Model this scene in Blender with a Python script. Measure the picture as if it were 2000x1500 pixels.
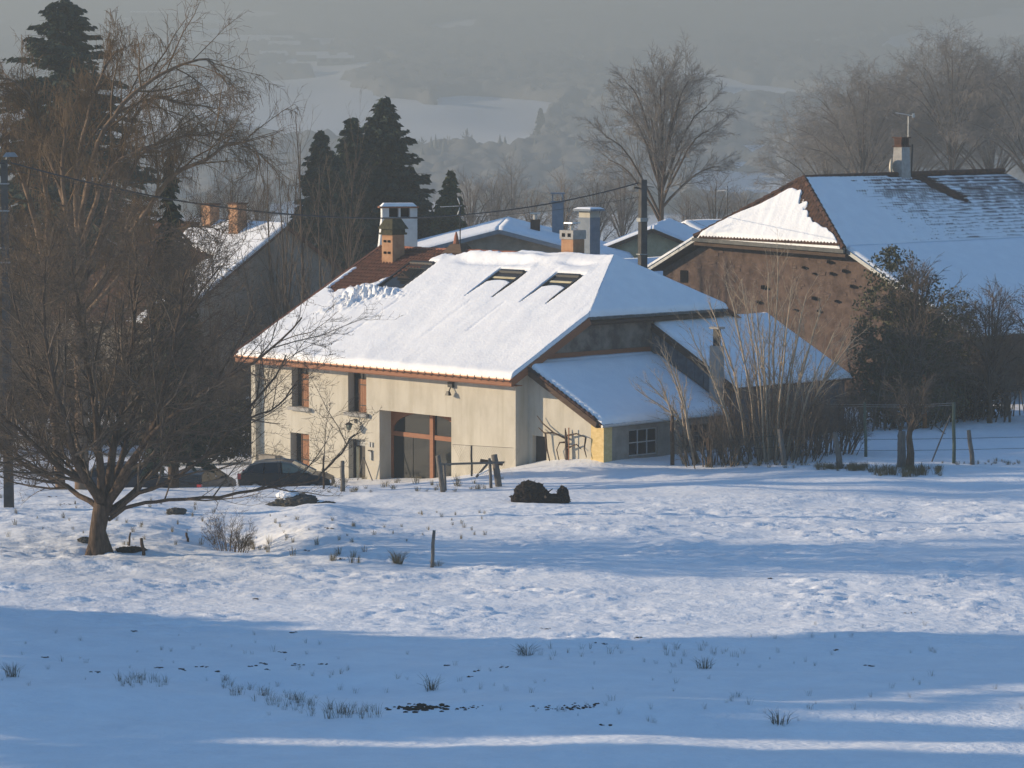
import bpy, bmesh, math, random
import numpy as np
from math import sin, cos, tan, pi, radians, sqrt, atan, atan2, exp
from mathutils import Vector, Matrix, Euler

# ------------------------------------------------------------------ camera, world, sun, exposure
SC = bpy.context.scene
for _o in list(bpy.data.objects): bpy.data.objects.remove(_o, do_unlink=True)
COL = SC.collection
FPX, YHOR, HC = 6000.0, 230.0, 16.3          # focal length in photo pixels, horizon row, camera height
PITCH = atan((750 - YHOR) / FPX)
cam_d = bpy.data.cameras.new('camera'); cam = bpy.data.objects.new('camera', cam_d); COL.objects.link(cam)
cam_d.sensor_width = 36; cam_d.lens = 36 * FPX / 2000; cam_d.clip_start = 0.5; cam_d.clip_end = 9000
cam.location = (0, 0, HC); cam.rotation_euler = (pi / 2 - PITCH, 0, 0)
SC.camera = cam
SUN_EL = radians(14.0)
SUN_H = (0.9945, -0.1045)                       # horizontal travel direction of the light
world = bpy.data.worlds.new('World'); SC.world = world; world.use_nodes = True
wn = world.node_tree.nodes; wl = world.node_tree.links
sky = wn.new('ShaderNodeTexSky'); sky.sky_type = 'NISHITA'; sky.sun_disc = False
sky.sun_elevation = SUN_EL; sky.sun_rotation = atan2(-SUN_H[0], -SUN_H[1]); sky.altitude = 400
sky.air_density = 1.7; sky.dust_density = 0.0; sky.ozone_density = 8.0
bg = wn['Background']; bg.inputs['Strength'].default_value = 0.095
wl.new(sky.outputs[0], bg.inputs[0])
sun_d = bpy.data.lights.new('sun', 'SUN'); sun = bpy.data.objects.new('sun', sun_d); COL.objects.link(sun)
sun_d.energy = 5.0; sun_d.angle = radians(0.5); sun_d.color = (1.0, 0.81, 0.57)
_L = Vector((SUN_H[0] * cos(SUN_EL), SUN_H[1] * cos(SUN_EL), -sin(SUN_EL)))
sun.rotation_euler = _L.to_track_quat('-Z', 'Y').to_euler()
SC.view_settings.view_transform = 'Standard'; SC.view_settings.look = 'None'
SC.view_settings.exposure = 1.27; SC.view_settings.gamma = 1.0; SC.view_settings.use_curve_mapping = False
SC.cycles.volume_bounces = 1; SC.cycles.max_bounces = 6; SC.cycles.transparent_max_bounces = 8
HAZE_DENSITY = 0.00095

# ------------------------------------------------------------------ helpers
def ray(px, py):
    u = (px - 1000) / FPX; v = (750 - py) / FPX
    return np.array([u, cos(PITCH) + v * sin(PITCH), -sin(PITCH) + v * cos(PITCH)])
def P(px, py, Y):
    """the place at distance Y that is seen at this point of the photograph"""
    d = ray(px, py); return np.array([0, 0, HC]) + d * (Y / d[1])

_PC = {}
def perlin(x, y, seed=0):
    if seed not in _PC: rs = np.random.RandomState(seed); _PC[seed] = (rs.permutation(256), rs.rand(256) * 2 * pi)
    perm, ang = _PC[seed]
    xi = np.floor(x).astype(int); yi = np.floor(y).astype(int); xf = x - xi; yf = y - yi
    def g(ix, iy, fx, fy):
        a = ang[perm[(perm[ix & 255] + iy) & 255]]; return np.cos(a) * fx + np.sin(a) * fy
    u = xf * xf * xf * (xf * (xf * 6 - 15) + 10); v = yf * yf * yf * (yf * (yf * 6 - 15) + 10)
    a = g(xi, yi, xf, yf) * (1 - u) + g(xi + 1, yi, xf - 1, yf) * u
    b = g(xi, yi + 1, xf, yf - 1) * (1 - u) + g(xi + 1, yi + 1, xf - 1, yf - 1) * u
    return (a * (1 - v) + b * v) * 1.5
def fbm(x, y, seed=0, oct=3):
    s = 0; a = 1.0
    for i in range(oct): s = s + a * perlin(x * 2 ** i, y * 2 ** i, seed + i); a *= 0.5
    return s
def sstep(a, b, x):
    t = np.clip((x - a) / (b - a), 0, 1); return t * t * (3 - 2 * t)

# ------------------------------------------------------------------ materials
MATS = {}
def nd(m, t): return m.node_tree.nodes.new(t)
def mat(name, col, col2=None, scale=3.0, rough=0.85, bump=0.0, bscale=20.0, spec=0.3, metal=0.0, stretch=(1, 1, 1), detail=6, contrast=(0.35, 0.65), subs=0.0):
    m = bpy.data.materials.new(name); m.use_nodes = True; MATS[name] = m
    N = m.node_tree.nodes; Lk = m.node_tree.links; b = N['Principled BSDF']
    b.inputs['Roughness'].default_value = rough; b.inputs['Metallic'].default_value = metal
    b.inputs['Specular IOR Level'].default_value = spec
    b.inputs['Base Color'].default_value = (*col, 1)
    tc = nd(m, 'ShaderNodeTexCoord'); mp = nd(m, 'ShaderNodeMapping'); mp.inputs['Scale'].default_value = stretch
    Lk.new(tc.outputs['Object'], mp.inputs['Vector'])
    if col2 is not None:
        n = nd(m, 'ShaderNodeTexNoise'); n.inputs['Scale'].default_value = scale; n.inputs['Detail'].default_value = detail; n.inputs['Roughness'].default_value = 0.65
        Lk.new(mp.outputs[0], n.inputs['Vector'])
        r = nd(m, 'ShaderNodeValToRGB'); r.color_ramp.elements[0].color = (*col, 1); r.color_ramp.elements[1].color = (*col2, 1)
        r.color_ramp.elements[0].position = contrast[0]; r.color_ramp.elements[1].position = contrast[1]
        Lk.new(n.outputs['Fac'], r.inputs[0]); Lk.new(r.outputs[0], b.inputs['Base Color'])
    if bump:
        n2 = nd(m, 'ShaderNodeTexNoise'); n2.inputs['Scale'].default_value = bscale; n2.inputs['Detail'].default_value = 4
        Lk.new(mp.outputs[0], n2.inputs['Vector'])
        bp = nd(m, 'ShaderNodeBump'); bp.inputs['Strength'].default_value = 1.0; bp.inputs['Distance'].default_value = bump
        Lk.new(n2.outputs['Fac'], bp.inputs['Height']); Lk.new(bp.outputs[0], b.inputs['Normal'])
    return m
mat('snow', (0.88, 0.89, 0.90), (0.82, 0.83, 0.85), 1.3, 0.55, 0.02, 9.0, 0.25)
mat('snow_field', (0.88, 0.89, 0.90), (0.80, 0.81, 0.83), 0.7, 0.55, 0.03, 4.0, 0.25)
_m = MATS['snow_field']; _n2 = nd(_m, 'ShaderNodeTexNoise'); _n2.inputs['Scale'].default_value = 1.0; _n2.inputs['Detail'].default_value = 5; _n2.inputs['Roughness'].default_value = 0.6
_mp = nd(_m, 'ShaderNodeMapping'); _mp.inputs['Scale'].default_value = (2.6, 3.4, 3.4); _mp.inputs['Rotation'].default_value = (0, 0, 0.25); _tc = nd(_m, 'ShaderNodeTexCoord'); _m.node_tree.links.new(_tc.outputs['Object'], _mp.inputs[0]); _m.node_tree.links.new(_mp.outputs[0], _n2.inputs['Vector'])
_b2 = nd(_m, 'ShaderNodeBump'); _b2.inputs['Distance'].default_value = 0.045; _b1 = [x for x in _m.node_tree.nodes if x.type == 'BUMP' and x != _b2][0]
_m.node_tree.links.new(_n2.outputs['Fac'], _b2.inputs['Height']); _m.node_tree.links.new(_b1.outputs[0], _b2.inputs['Normal']); _m.node_tree.links.new(_b2.outputs[0], _m.node_tree.nodes['Principled BSDF'].inputs['Normal'])
mat('snow_far', (0.80, 0.82, 0.85), (0.55, 0.57, 0.58), 0.02, 0.8, 0.0)
mat('render_cream', (0.44, 0.405, 0.335), (0.53, 0.495, 0.42), 1.1, 0.9, 0.008, 26.0, 0.1, contrast=(0.32, 0.60), stretch=(1, 1, 0.55), detail=9)
# damp streaks and splash marks low on the render
_m = MATS['render_cream']; _b = _m.node_tree.nodes['Principled BSDF']; _src = _b.inputs['Base Color'].links[0].from_socket
_tc = nd(_m, 'ShaderNodeTexCoord'); _mp = nd(_m, 'ShaderNodeMapping'); _mp.inputs['Scale'].default_value = (2.2, 2.2, 0.16); _m.node_tree.links.new(_tc.outputs['Object'], _mp.inputs[0])
_n = nd(_m, 'ShaderNodeTexNoise'); _n.inputs['Scale'].default_value = 1.4; _n.inputs['Detail'].default_value = 8; _m.node_tree.links.new(_mp.outputs[0], _n.inputs['Vector'])
_r = nd(_m, 'ShaderNodeValToRGB'); _r.color_ramp.elements[0].position = 0.50; _r.color_ramp.elements[0].color = (1, 1, 1, 1); _r.color_ramp.elements[1].position = 0.72; _r.color_ramp.elements[1].color = (0.87, 0.86, 0.83, 1); _m.node_tree.links.new(_n.outputs['Fac'], _r.inputs[0])
_x1 = nd(_m, 'ShaderNodeMix'); _x1.data_type = 'RGBA'; _x1.blend_type = 'MULTIPLY'; _x1.inputs[0].default_value = 1.0; _m.node_tree.links.new(_src, _x1.inputs[6]); _m.node_tree.links.new(_r.outputs[0], _x1.inputs[7])
_m.node_tree.links.new(_x1.outputs[2], _b.inputs['Base Color'])
mat('render_grey', (0.20, 0.18, 0.155), (0.30, 0.27, 0.23), 1.6, 0.95, 0.015, 14.0, 0.1)
mat('render_stained', (0.10, 0.080, 0.066), (0.23, 0.19, 0.155), 1.1, 0.95, 0.012, 14.0, 0.1, contrast=(0.40, 0.58))
mat('render_white', (0.55, 0.56, 0.57), (0.68, 0.69, 0.70), 2.0, 0.9, 0.004, 30, 0.1)
mat('render_ochre', (0.52, 0.44, 0.27), (0.66, 0.58, 0.38), 2.2, 0.9, 0.006, 24, 0.1)
mat('rubble_brown', (0.060, 0.040, 0.032), (0.155, 0.108, 0.086), 1.6, 0.95, 0.035, 7.0, 0.1, contrast=(0.32, 0.68))
mat('stone_piece', (0.075, 0.05, 0.04), (0.16, 0.112, 0.09), 3, 0.95, 0.02, 16, 0.1)
mat('brown_wood', (0.20, 0.075, 0.032), (0.28, 0.11, 0.05), 5, 0.6, 0.0, 20, 0.3, stretch=(0.3, 3, 3))
mat('dark_wood', (0.055, 0.035, 0.024), (0.10, 0.065, 0.045), 6, 0.85, 0.006, 30, 0.2, stretch=(0.4, 3, 3))
mat('grey_wood', (0.10, 0.09, 0.08), (0.19, 0.17, 0.15), 9, 0.9, 0.01, 30, 0.15, stretch=(3, 3, 0.4))
mat('shutter_wood', (0.20, 0.085, 0.04), (0.32, 0.15, 0.075), 7, 0.7, 0.003, 30, 0.25, stretch=(3, 3, 0.3))
mat('copper', (0.42, 0.20, 0.11), (0.30, 0.15, 0.09), 2.0, 0.45, 0.0, 10, 0.5, metal=0.3)
mat('tile', (0.060, 0.026, 0.018), (0.15, 0.058, 0.034), 3.5, 0.85, 0.0, 20, 0.2)
mat('tile_old', (0.045, 0.028, 0.022), (0.12, 0.062, 0.042), 2.5, 0.95, 0.01, 14, 0.1)
mat('corrugated', (0.10, 0.10, 0.095), (0.17, 0.165, 0.15), 2, 0.9, 0.0, 10, 0.1)
mat('moss_cap', (0.035, 0.032, 0.022), (0.075, 0.07, 0.04), 6, 0.95, 0.03, 12, 0.1)
mat('chimney_tan', (0.32, 0.17, 0.095), (0.42, 0.245, 0.14), 3, 0.9, 0.005, 25, 0.1)
mat('ochre_block', (0.55, 0.40, 0.17), (0.70, 0.53, 0.26), 3, 0.9, 0.01, 18, 0.1, stretch=(1, 1, 2))
mat('terracotta', (0.36, 0.14, 0.075), (0.26, 0.09, 0.05), 4, 0.85)
mat('glass_dark', (0.015, 0.018, 0.02), None, rough=0.02, spec=0.12)
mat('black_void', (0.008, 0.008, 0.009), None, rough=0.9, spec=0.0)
mat('door_dark', (0.03, 0.027, 0.025), (0.045, 0.04, 0.037), 4, 0.6)
mat('metal_grey', (0.30, 0.31, 0.32), (0.22, 0.23, 0.24), 5, 0.45, metal=0.6)
mat('metal_dark', (0.03, 0.03, 0.03), None, rough=0.5, metal=0.3)
mat('metal_light', (0.62, 0.60, 0.56), (0.5, 0.49, 0.46), 8, 0.4, metal=0.5)
mat('concrete', (0.26, 0.25, 0.24), (0.36, 0.35, 0.33), 3, 0.9, 0.004, 20, 0.1)
mat('slate_blue', (0.17, 0.20, 0.24), (0.23, 0.26, 0.30), 3, 0.8, 0.004, 20, 0.2)
mat('blue_boards', (0.07, 0.085, 0.10), (0.13, 0.145, 0.16), 4, 0.85, 0.004, 20, 0.2)
mat('bark', (0.050, 0.036, 0.027), (0.125, 0.088, 0.064), 9, 0.95, 0.02, 22, 0.1, stretch=(1, 1, 0.25))
mat('twig_brown', (0.105, 0.078, 0.056), (0.16, 0.12, 0.085), 1.2, 0.9)
mat('twig_dark', (0.050, 0.038, 0.030), (0.165, 0.125, 0.09), 2.2, 0.9)
mat('twig_red', (0.095, 0.060, 0.033), (0.165, 0.108, 0.058), 0.8, 0.9)
mat('twig_pale', (0.30, 0.235, 0.165), (0.40, 0.32, 0.23), 2.0, 0.85)
mat('twig_grey', (0.15, 0.13, 0.115), (0.21, 0.185, 0.16), 1.0, 0.9)
mat('bark_brown', (0.12, 0.08, 0.055), (0.24, 0.17, 0.115), 5, 0.95, 0.0, 20, 0.1, stretch=(1, 1, 0.3))
mat('bark_pale', (0.26, 0.19, 0.13), (0.42, 0.34, 0.26), 4, 0.9, 0.0, 20, 0.1, stretch=(1, 1, 0.4))
mat('needles', (0.014, 0.026, 0.019), (0.060, 0.078, 0.048), 2.6, 0.9, spec=0.15)  # paler end of the colour noise stands in for sunlit needles
mat('needles_olive', (0.050, 0.062, 0.026), (0.10, 0.105, 0.045), 1.6, 0.9, spec=0.15)
mat('needles_brown', (0.045, 0.036, 0.020), (0.095, 0.062, 0.030), 1.0, 0.9, spec=0.1)
mat('leaf_green', (0.035, 0.038, 0.018), (0.095, 0.088, 0.034), 1.6, 0.7, spec=0.3)
mat('leaf_dry', (0.16, 0.085, 0.04), (0.09, 0.05, 0.028), 3, 0.9)
mat('hedge_dark', (0.022, 0.024, 0.016), (0.05, 0.045, 0.028), 1.5, 0.9, spec=0.1)
mat('grass_dry', (0.20, 0.155, 0.075), (0.11, 0.095, 0.05), 3, 0.9)
mat('grass_dark', (0.085, 0.080, 0.05), (0.15, 0.13, 0.08), 3, 0.9)
mat('soil', (0.028, 0.020, 0.015), (0.06, 0.045, 0.032), 6, 0.95, 0.02, 20, 0.1)
mat('rot_dark', (0.010, 0.008, 0.007), (0.028, 0.020, 0.016), 6, 0.95, 0.02, 20, 0.1)
mat('rock', (0.045, 0.042, 0.038), (0.10, 0.095, 0.085), 4, 0.95, 0.03, 9, 0.1)
mat('paint_dark', (0.018, 0.020, 0.022), None, rough=0.3, spec=0.35)
mat('paint_blue', (0.022, 0.035, 0.058), None, rough=0.3, spec=0.35)
mat('glass_car', (0.014, 0.018, 0.02), None, rough=0.05, spec=0.4)
mat('glass_green', (0.10, 0.13, 0.105), None, rough=0.08, spec=0.8)
mat('rubber', (0.015, 0.015, 0.015), None, rough=0.8)
mat('lamp_red', (0.45, 0.03, 0.03), None, rough=0.12, spec=0.9)
mat('lamp_clear', (0.75, 0.75, 0.75), None, rough=0.06, spec=1.0, metal=0.7)
mat('paint_green', (0.05, 0.085, 0.06), (0.09, 0.11, 0.08), 6, 0.7)
mat('paint_orange', (0.42, 0.15, 0.05), (0.30, 0.12, 0.05), 6, 0.8)
mat('dish_white', (0.75, 0.68, 0.55), None, rough=0.5)
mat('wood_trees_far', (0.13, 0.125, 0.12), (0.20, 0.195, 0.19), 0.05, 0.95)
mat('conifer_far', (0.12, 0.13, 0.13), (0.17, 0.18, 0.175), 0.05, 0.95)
mat('paint_light', (0.20, 0.21, 0.21), None, rough=0.3, spec=0.6)
mat('pole_dark', (0.05, 0.048, 0.048), (0.085, 0.082, 0.08), 3, 0.9)
mat('wire', (0.03, 0.03, 0.032), None, rough=0.6)
mat('wire_pale', (0.5, 0.5, 0.48), None, rough=0.4, metal=0.5)

# ------------------------------------------------------------------ object helpers
def tag(o, label=None, cat=None, group=None, kind=None):
    if label: o['label'] = label
    if cat: o['category'] = cat
    if group: o['group'] = group
    if kind: o['kind'] = kind
    return o
def empty(name, loc, rz=0.0, label=None, cat=None, group=None):
    o = bpy.data.objects.new(name, None); COL.objects.link(o); o.location = loc; o.rotation_euler = (0, 0, rz)
    o.empty_display_size = 0.3
    return tag(o, label, cat, group)
def link(name, me, parent=None, loc=None):
    o = bpy.data.objects.new(name, me); COL.objects.link(o)
    if parent is not None: o.parent = parent
    if loc is not None: o.location = loc
    return o
def mesh_np(name, V, Q, m, parent=None, smooth=False):
    """numpy arrays of vertices and quads (or triangles) as one mesh object"""
    me = bpy.data.meshes.new(name); V = np.asarray(V, np.float32); Q = np.asarray(Q, np.int32); k = Q.shape[1]
    me.vertices.add(len(V)); me.vertices.foreach_set('co', V.ravel())
    me.loops.add(Q.size); me.loops.foreach_set('vertex_index', Q.ravel())
    me.polygons.add(len(Q)); me.polygons.foreach_set('loop_start', np.arange(0, Q.size, k, dtype=np.int32))
    try: me.polygons.foreach_set('loop_total', np.full(len(Q), k, np.int32))
    except Exception: pass
    if smooth: me.polygons.foreach_set('use_smooth', np.ones(len(Q), bool))
    me.update(calc_edges=True); me.validate()
    me.materials.append(MATS[m] if isinstance(m, str) else m)
    return link(name, me, parent)
class MB:
    def __init__(s): s.v = []; s.f = []
    def poly(s, pts):
        b = len(s.v); s.v += [tuple(map(float, p)) for p in pts]; s.f.append(tuple(range(b, b + len(pts)))); return s
    def hexa(s, p):
        """eight corners: bottom four, then top four"""
        b = len(s.v); s.v += [tuple(map(float, q)) for q in p]
        for f in ((3, 2, 1, 0), (4, 5, 6, 7), (0, 1, 5, 4), (1, 2, 6, 5), (2, 3, 7, 6), (3, 0, 4, 7)): s.f.append(tuple(b + i for i in f))
        return s
    def box(s, x0, x1, y0, y1, z0, z1):
        return s.hexa([(x0, y0, z0), (x1, y0, z0), (x1, y1, z0), (x0, y1, z0), (x0, y0, z1), (x1, y0, z1), (x1, y1, z1), (x0, y1, z1)])
    def frustum(s, cx, cy, z0, z1, a0, b0, a1, b1):
        return s.hexa([(cx - a0, cy - b0, z0), (cx + a0, cy - b0, z0), (cx + a0, cy + b0, z0), (cx - a0, cy + b0, z0),
                       (cx - a1, cy - b1, z1), (cx + a1, cy - b1, z1), (cx + a1, cy + b1, z1), (cx - a1, cy + b1, z1)])
    def prism(s, pts, axis, a, b):
        """outline in the two other axes, swept from a to b along axis"""
        def mk(p, t):
            return (t, p[0], p[1]) if axis == 0 else (p[0], t, p[1]) if axis == 1 else (p[0], p[1], t)
        n = len(pts); bs = len(s.v); s.v += [mk(p, a) for p in pts] + [mk(p, b) for p in pts]
        s.f.append(tuple(bs + i for i in range(n))); s.f.append(tuple(bs + n + i for i in reversed(range(n))))
        for i in range(n): j = (i + 1) % n; s.f.append((bs + i, bs + n + i, bs + n + j, bs + j))
        return s
    def beam(s, p, q, w, h, up=(0, 0, 1)):
        p = Vector(p); q = Vector(q); d = (q - p).normalized(); r = d.cross(Vector(up)).normalized() * (w / 2); u = r.cross(d).normalized() * (h / 2)
        return s.hexa([p - r - u, p + r - u, q + r - u, q - r - u, p - r + u, p + r + u, q + r + u, q - r + u])
    def tube(s, pts, rad, n=6, cap=True):
        pts = [Vector(p) for p in pts]; rad = rad if hasattr(rad, '__len__') else [rad] * len(pts); b = len(s.v)
        for i, p in enumerate(pts):
            d = (pts[min(i + 1, len(pts) - 1)] - pts[max(i - 1, 0)]).normalized()
            ref = Vector((0, 0, 1)) if abs(d.z) < 0.9 else Vector((1, 0, 0))
            r = d.cross(ref).normalized(); u = r.cross(d)
            for k in range(n): a = 2 * pi * k / n; s.v.append(tuple(p + (r * cos(a) + u * sin(a)) * rad[i]))
        for i in range(len(pts) - 1):
            for k in range(n): s.f.append((b + i * n + k, b + i * n + (k + 1) % n, b + (i + 1) * n + (k + 1) % n, b + (i + 1) * n + k))
        if cap: s.f.append(tuple(b + k for k in reversed(range(n)))); e = b + (len(pts) - 1) * n; s.f.append(tuple(e + k for k in range(n)))
        return s
    def build(s, name, m, parent=None, smooth=False):
        me = bpy.data.meshes.new(name); me.from_pydata(s.v, [], s.f)
        bm = bmesh.new(); bm.from_mesh(me); bmesh.ops.recalc_face_normals(bm, faces=bm.faces); bm.to_mesh(me); bm.free()
        if smooth: me.polygons.foreach_set('use_smooth', [True] * len(me.polygons))
        me.update(); me.materials.append(MATS[m]); return link(name, me, parent)
def part(name, me, parent, loc=None): return link(name, me, parent, loc)
def copy_tree(o, parent=None):
    c = o.copy(); COL.objects.link(c); c.parent = parent
    for ch in [x for x in bpy.data.objects if x.parent == o]: copy_tree(ch, c)
    return c

def grid_quads(nr, nc):
    i = np.arange((nr - 1) * (nc - 1)); r = i // (nc - 1); c = i % (nc - 1); a = r * nc + c
    return np.stack([a, a + 1, a + nc + 1, a + nc], 1)

def snow_sheet(name, parent, rows, nu, thick, hfun=None, taper='LRBT', m='snow', edge=0.28, seed=0, skirt=0.3, rough=0.05):
    """snow lying on a roof slope. rows = (left point, right point) pairs from the eave up; hfun(P) scales the depth"""
    rows = np.array(rows, float); n = len(rows); t = np.linspace(0, 1, nu)[None, :, None]
    base = rows[:, None, 0] * (1 - t) + rows[:, None, 1] * t            # (n, nu, 3)
    dl = np.linalg.norm(base - base[:, :1], axis=2); dr = np.linalg.norm(base - base[:, -1:], axis=2)
    mid = rows.mean(1); cum = np.concatenate([[0], np.cumsum(np.linalg.norm(np.diff(mid, axis=0), axis=1))]); db = cum[:, None] + 0 * dl; dt = cum[-1] - db
    d = np.full(dl.shape, 9.0)
    for k, a in zip('LRBT', (dl, dr, db, dt)):
        if k in taper: d = np.minimum(d, a)
    q = np.clip(d / edge, 0, 1); prof = np.sqrt(np.clip(1 - (1 - q) ** 2, 0, 1))
    nz = 1 + rough * 6 * fbm(base[..., 0] * 0.35 + seed, base[..., 1] * 0.35, seed, 3) * 0.35
    h = thick * prof * nz
    if hfun is not None: h = h * hfun(base)[0] + hfun(base)[1] * prof
    V = base.copy(); V[..., 2] += h
    Vt = V.reshape(-1, 3); Q = grid_quads(n, nu)
    # skirt down to the roof along the rim
    rim = np.concatenate([np.arange(nu), np.arange(1, n) * nu + nu - 1, (n - 1) * nu + np.arange(nu - 2, -1, -1), np.arange(n - 2, 0, -1) * nu])
    low = base.reshape(-1, 3)[rim].copy(); low[:, 2] -= skirt * 0.15
    b = len(Vt); Vt = np.concatenate([Vt, low]); k = len(rim); j = np.arange(k); j2 = (j + 1) % k
    Q = np.concatenate([Q, np.stack([rim[j2], rim[j], b + j, b + j2], 1)])
    return mesh_np(name, Vt, Q, m, parent, True)

def tile_field(name, parent, o, ux, uy, nx, ny, w, c, m, mask=None, lift=0.05, amp=0.03, kind='stuff'):
    """interlocking tiles in courses: each tile is a bowed strip lapping the course below"""
    o = np.array(o, float); ux = np.array(ux, float); uy = np.array(uy, float); nrm = np.cross(ux, uy); nrm /= np.linalg.norm(nrm)
    if nrm[2] < 0: nrm = -nrm
    prof = [(0, 0.0), (0.25, 1.0), (0.5, 0.9), (0.7, 0.0), (1.0, 0.0)]
    V = []; Q = []; rs = np.random.RandomState(5)
    for j in range(ny):
        for i in range(nx):
            p = o + ux * (w * (i + 0.5)) + uy * (c * (j + 0.5))
            if mask is not None and not mask(p): continue
            b = len(V); dz = rs.uniform(-0.008, 0.008)
            for (f, zf) in prof:
                V.append(o + ux * w * (i + f) + uy * (c * j - 0.04) + nrm * (lift + amp * zf + dz))
            for (f, zf) in prof:
                V.append(o + ux * w * (i + f) + uy * (c * (j + 1)) + nrm * (0.005 + amp * zf))
            for (f, zf) in prof:
                V.append(o + ux * w * (i + f) + uy * (c * j - 0.04) + nrm * (-0.01))
            for k in range(4): Q.append((b + k, b + k + 1, b + 6 + k, b + 5 + k)); Q.append((b + 10 + k, b + 11 + k, b + k + 1, b + k))
    ob = mesh_np(name, V, Q, m, parent); tag(ob, kind=kind); return ob
# ------------------------------------------------------------------ the lie of the land
CP = [  # photo x, photo y, distance in metres
 (-500,1500,64),(0,1500,64),(500,1500,64),(1000,1500,64.5),(1500,1500,65),(2000,1500,65),(2500,1500,65),
 (0,1360,76),(1000,1370,75.5),(2000,1350,77),(0,1250,88),(1000,1250,89),(2000,1240,91),(-400,1250,88),(2400,1230,92),
 (0,1110,106),(600,1120,106),(1000,1130,104.5),(1500,1120,105),(2000,1110,106),(-400,1110,106),(2400,1100,107),
 (195,1082,111),(430,1068,113),(700,1070,112),(60,1010,122),(300,1000,124),(430,1020,120),(600,992,126.5),(900,1000,124.5),(1055,982,127),(1500,1000,124),(2000,985,126),
 (0,958,134),(250,955,135),(420,958,134.5),(560,950,136),(670,952,136),(800,948,137),(970,935,137.5),(1150,918,139),(1320,908,140),(1540,908,138),(1760,920,135),(1900,907,137),(2000,905,138),
 (1300,895,142.5),(1500,870,146),(1700,843,150),(1850,832,152),(2000,820,155),(2400,790,160),
 (-400,950,134),(2400,890,138)]
LOW = [(-24,146,-1.35),(-16,146,-1.45),(-9,146.5,-1.5),(-6,147,-1.3),(-12,150,-1.6),(-3,146,-0.8),(0,143.5,-0.05),(2.5,140.8,0.45),(3.6,140.4,0.62),(7,143,0.6),
       (-30,165,-1.9),(-18,168,-1.9),(-5,165,-1.5),(6,160,-0.6),(16,168,0.3),(28,172,0.9),(-30,190,-1.9),(-10,195,-2.5),(12,195,-1.5),(32,195,-0.5),(-45,150,-1.0),(-45,110,1.2),(48,110,3.4),(50,150,3.0),
       (-20,40,5.2),(0,40,5.3),(20,40,5.4),(-30,64,3.4),(30,64,3.6),(0,15,8.5),(-25,15,8.2),(25,15,8.8)]
_pts = [tuple(P(a, b, c)) for a, b, c in CP] + LOW
_A = np.array(_pts); _S = 50.0
def _K(r2): return np.where(r2 > 1e-12, 0.5 * r2 * np.log(np.maximum(r2, 1e-12)), 0.0)
_X = _A[:, 0] / _S; _Y = _A[:, 1] / _S; _n = len(_X)
_M = np.zeros((_n + 3, _n + 3)); _M[:_n, :_n] = _K((_X[:, None] - _X) ** 2 + (_Y[:, None] - _Y) ** 2) + np.eye(_n) * 2e-5
_M[:_n, _n] = 1; _M[:_n, _n + 1] = _X; _M[:_n, _n + 2] = _Y; _M[_n:, :_n] = _M[:_n, _n:].T
_W = np.linalg.solve(_M, np.concatenate([_A[:, 2], [0, 0, 0]]))
def near_z(x, y):
    x = np.asarray(x, float); y = np.asarray(y, float); X = x / _S; Y = y / _S
    z = _W[_n] + _W[_n + 1] * X + _W[_n + 2] * Y
    for i in range(_n): z = z + _W[i] * _K((X - _X[i]) ** 2 + (Y - _Y[i]) ** 2)
    return z
FAR = np.array([(150, -1), (200, -3), (260, -9), (400, -22), (700, -30), (1100, -22), (1400, -9), (1750, 11), (2050, 27), (2400, 47), (3100, 86), (3700, 128), (4200, 170), (4500, 178), (5400, 178)])
def far_z(x, y):
    z = np.interp(y, FAR[:, 0], FAR[:, 1])
    a = sstep(1000, 1600, y) * (1 - 0.6 * sstep(3600, 4200, y))
    z = z + a * (11 * perlin(x / 260 + 3.3, y / 420, 11) + 4 * perlin(x / 90, y / 150, 12))
    return z
def land_base(x, y):
    x = np.asarray(x, float); y = np.asarray(y, float)
    xe = np.clip(x, -60, 60); ye = np.clip(y, -5, 215)
    zn = near_z(xe, ye)
    w = sstep(185, 250, y)
    return zn * (1 - w) + far_z(x, y) * w
def bump(x, y, cx, cy, sx, sy, h, rot=0.0):
    dx = x - cx; dy = y - cy; c, s = cos(rot), sin(rot); u = (dx * c + dy * s) / sx; v = (-dx * s + dy * c) / sy
    return h * np.exp(-(u * u + v * v))
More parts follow.
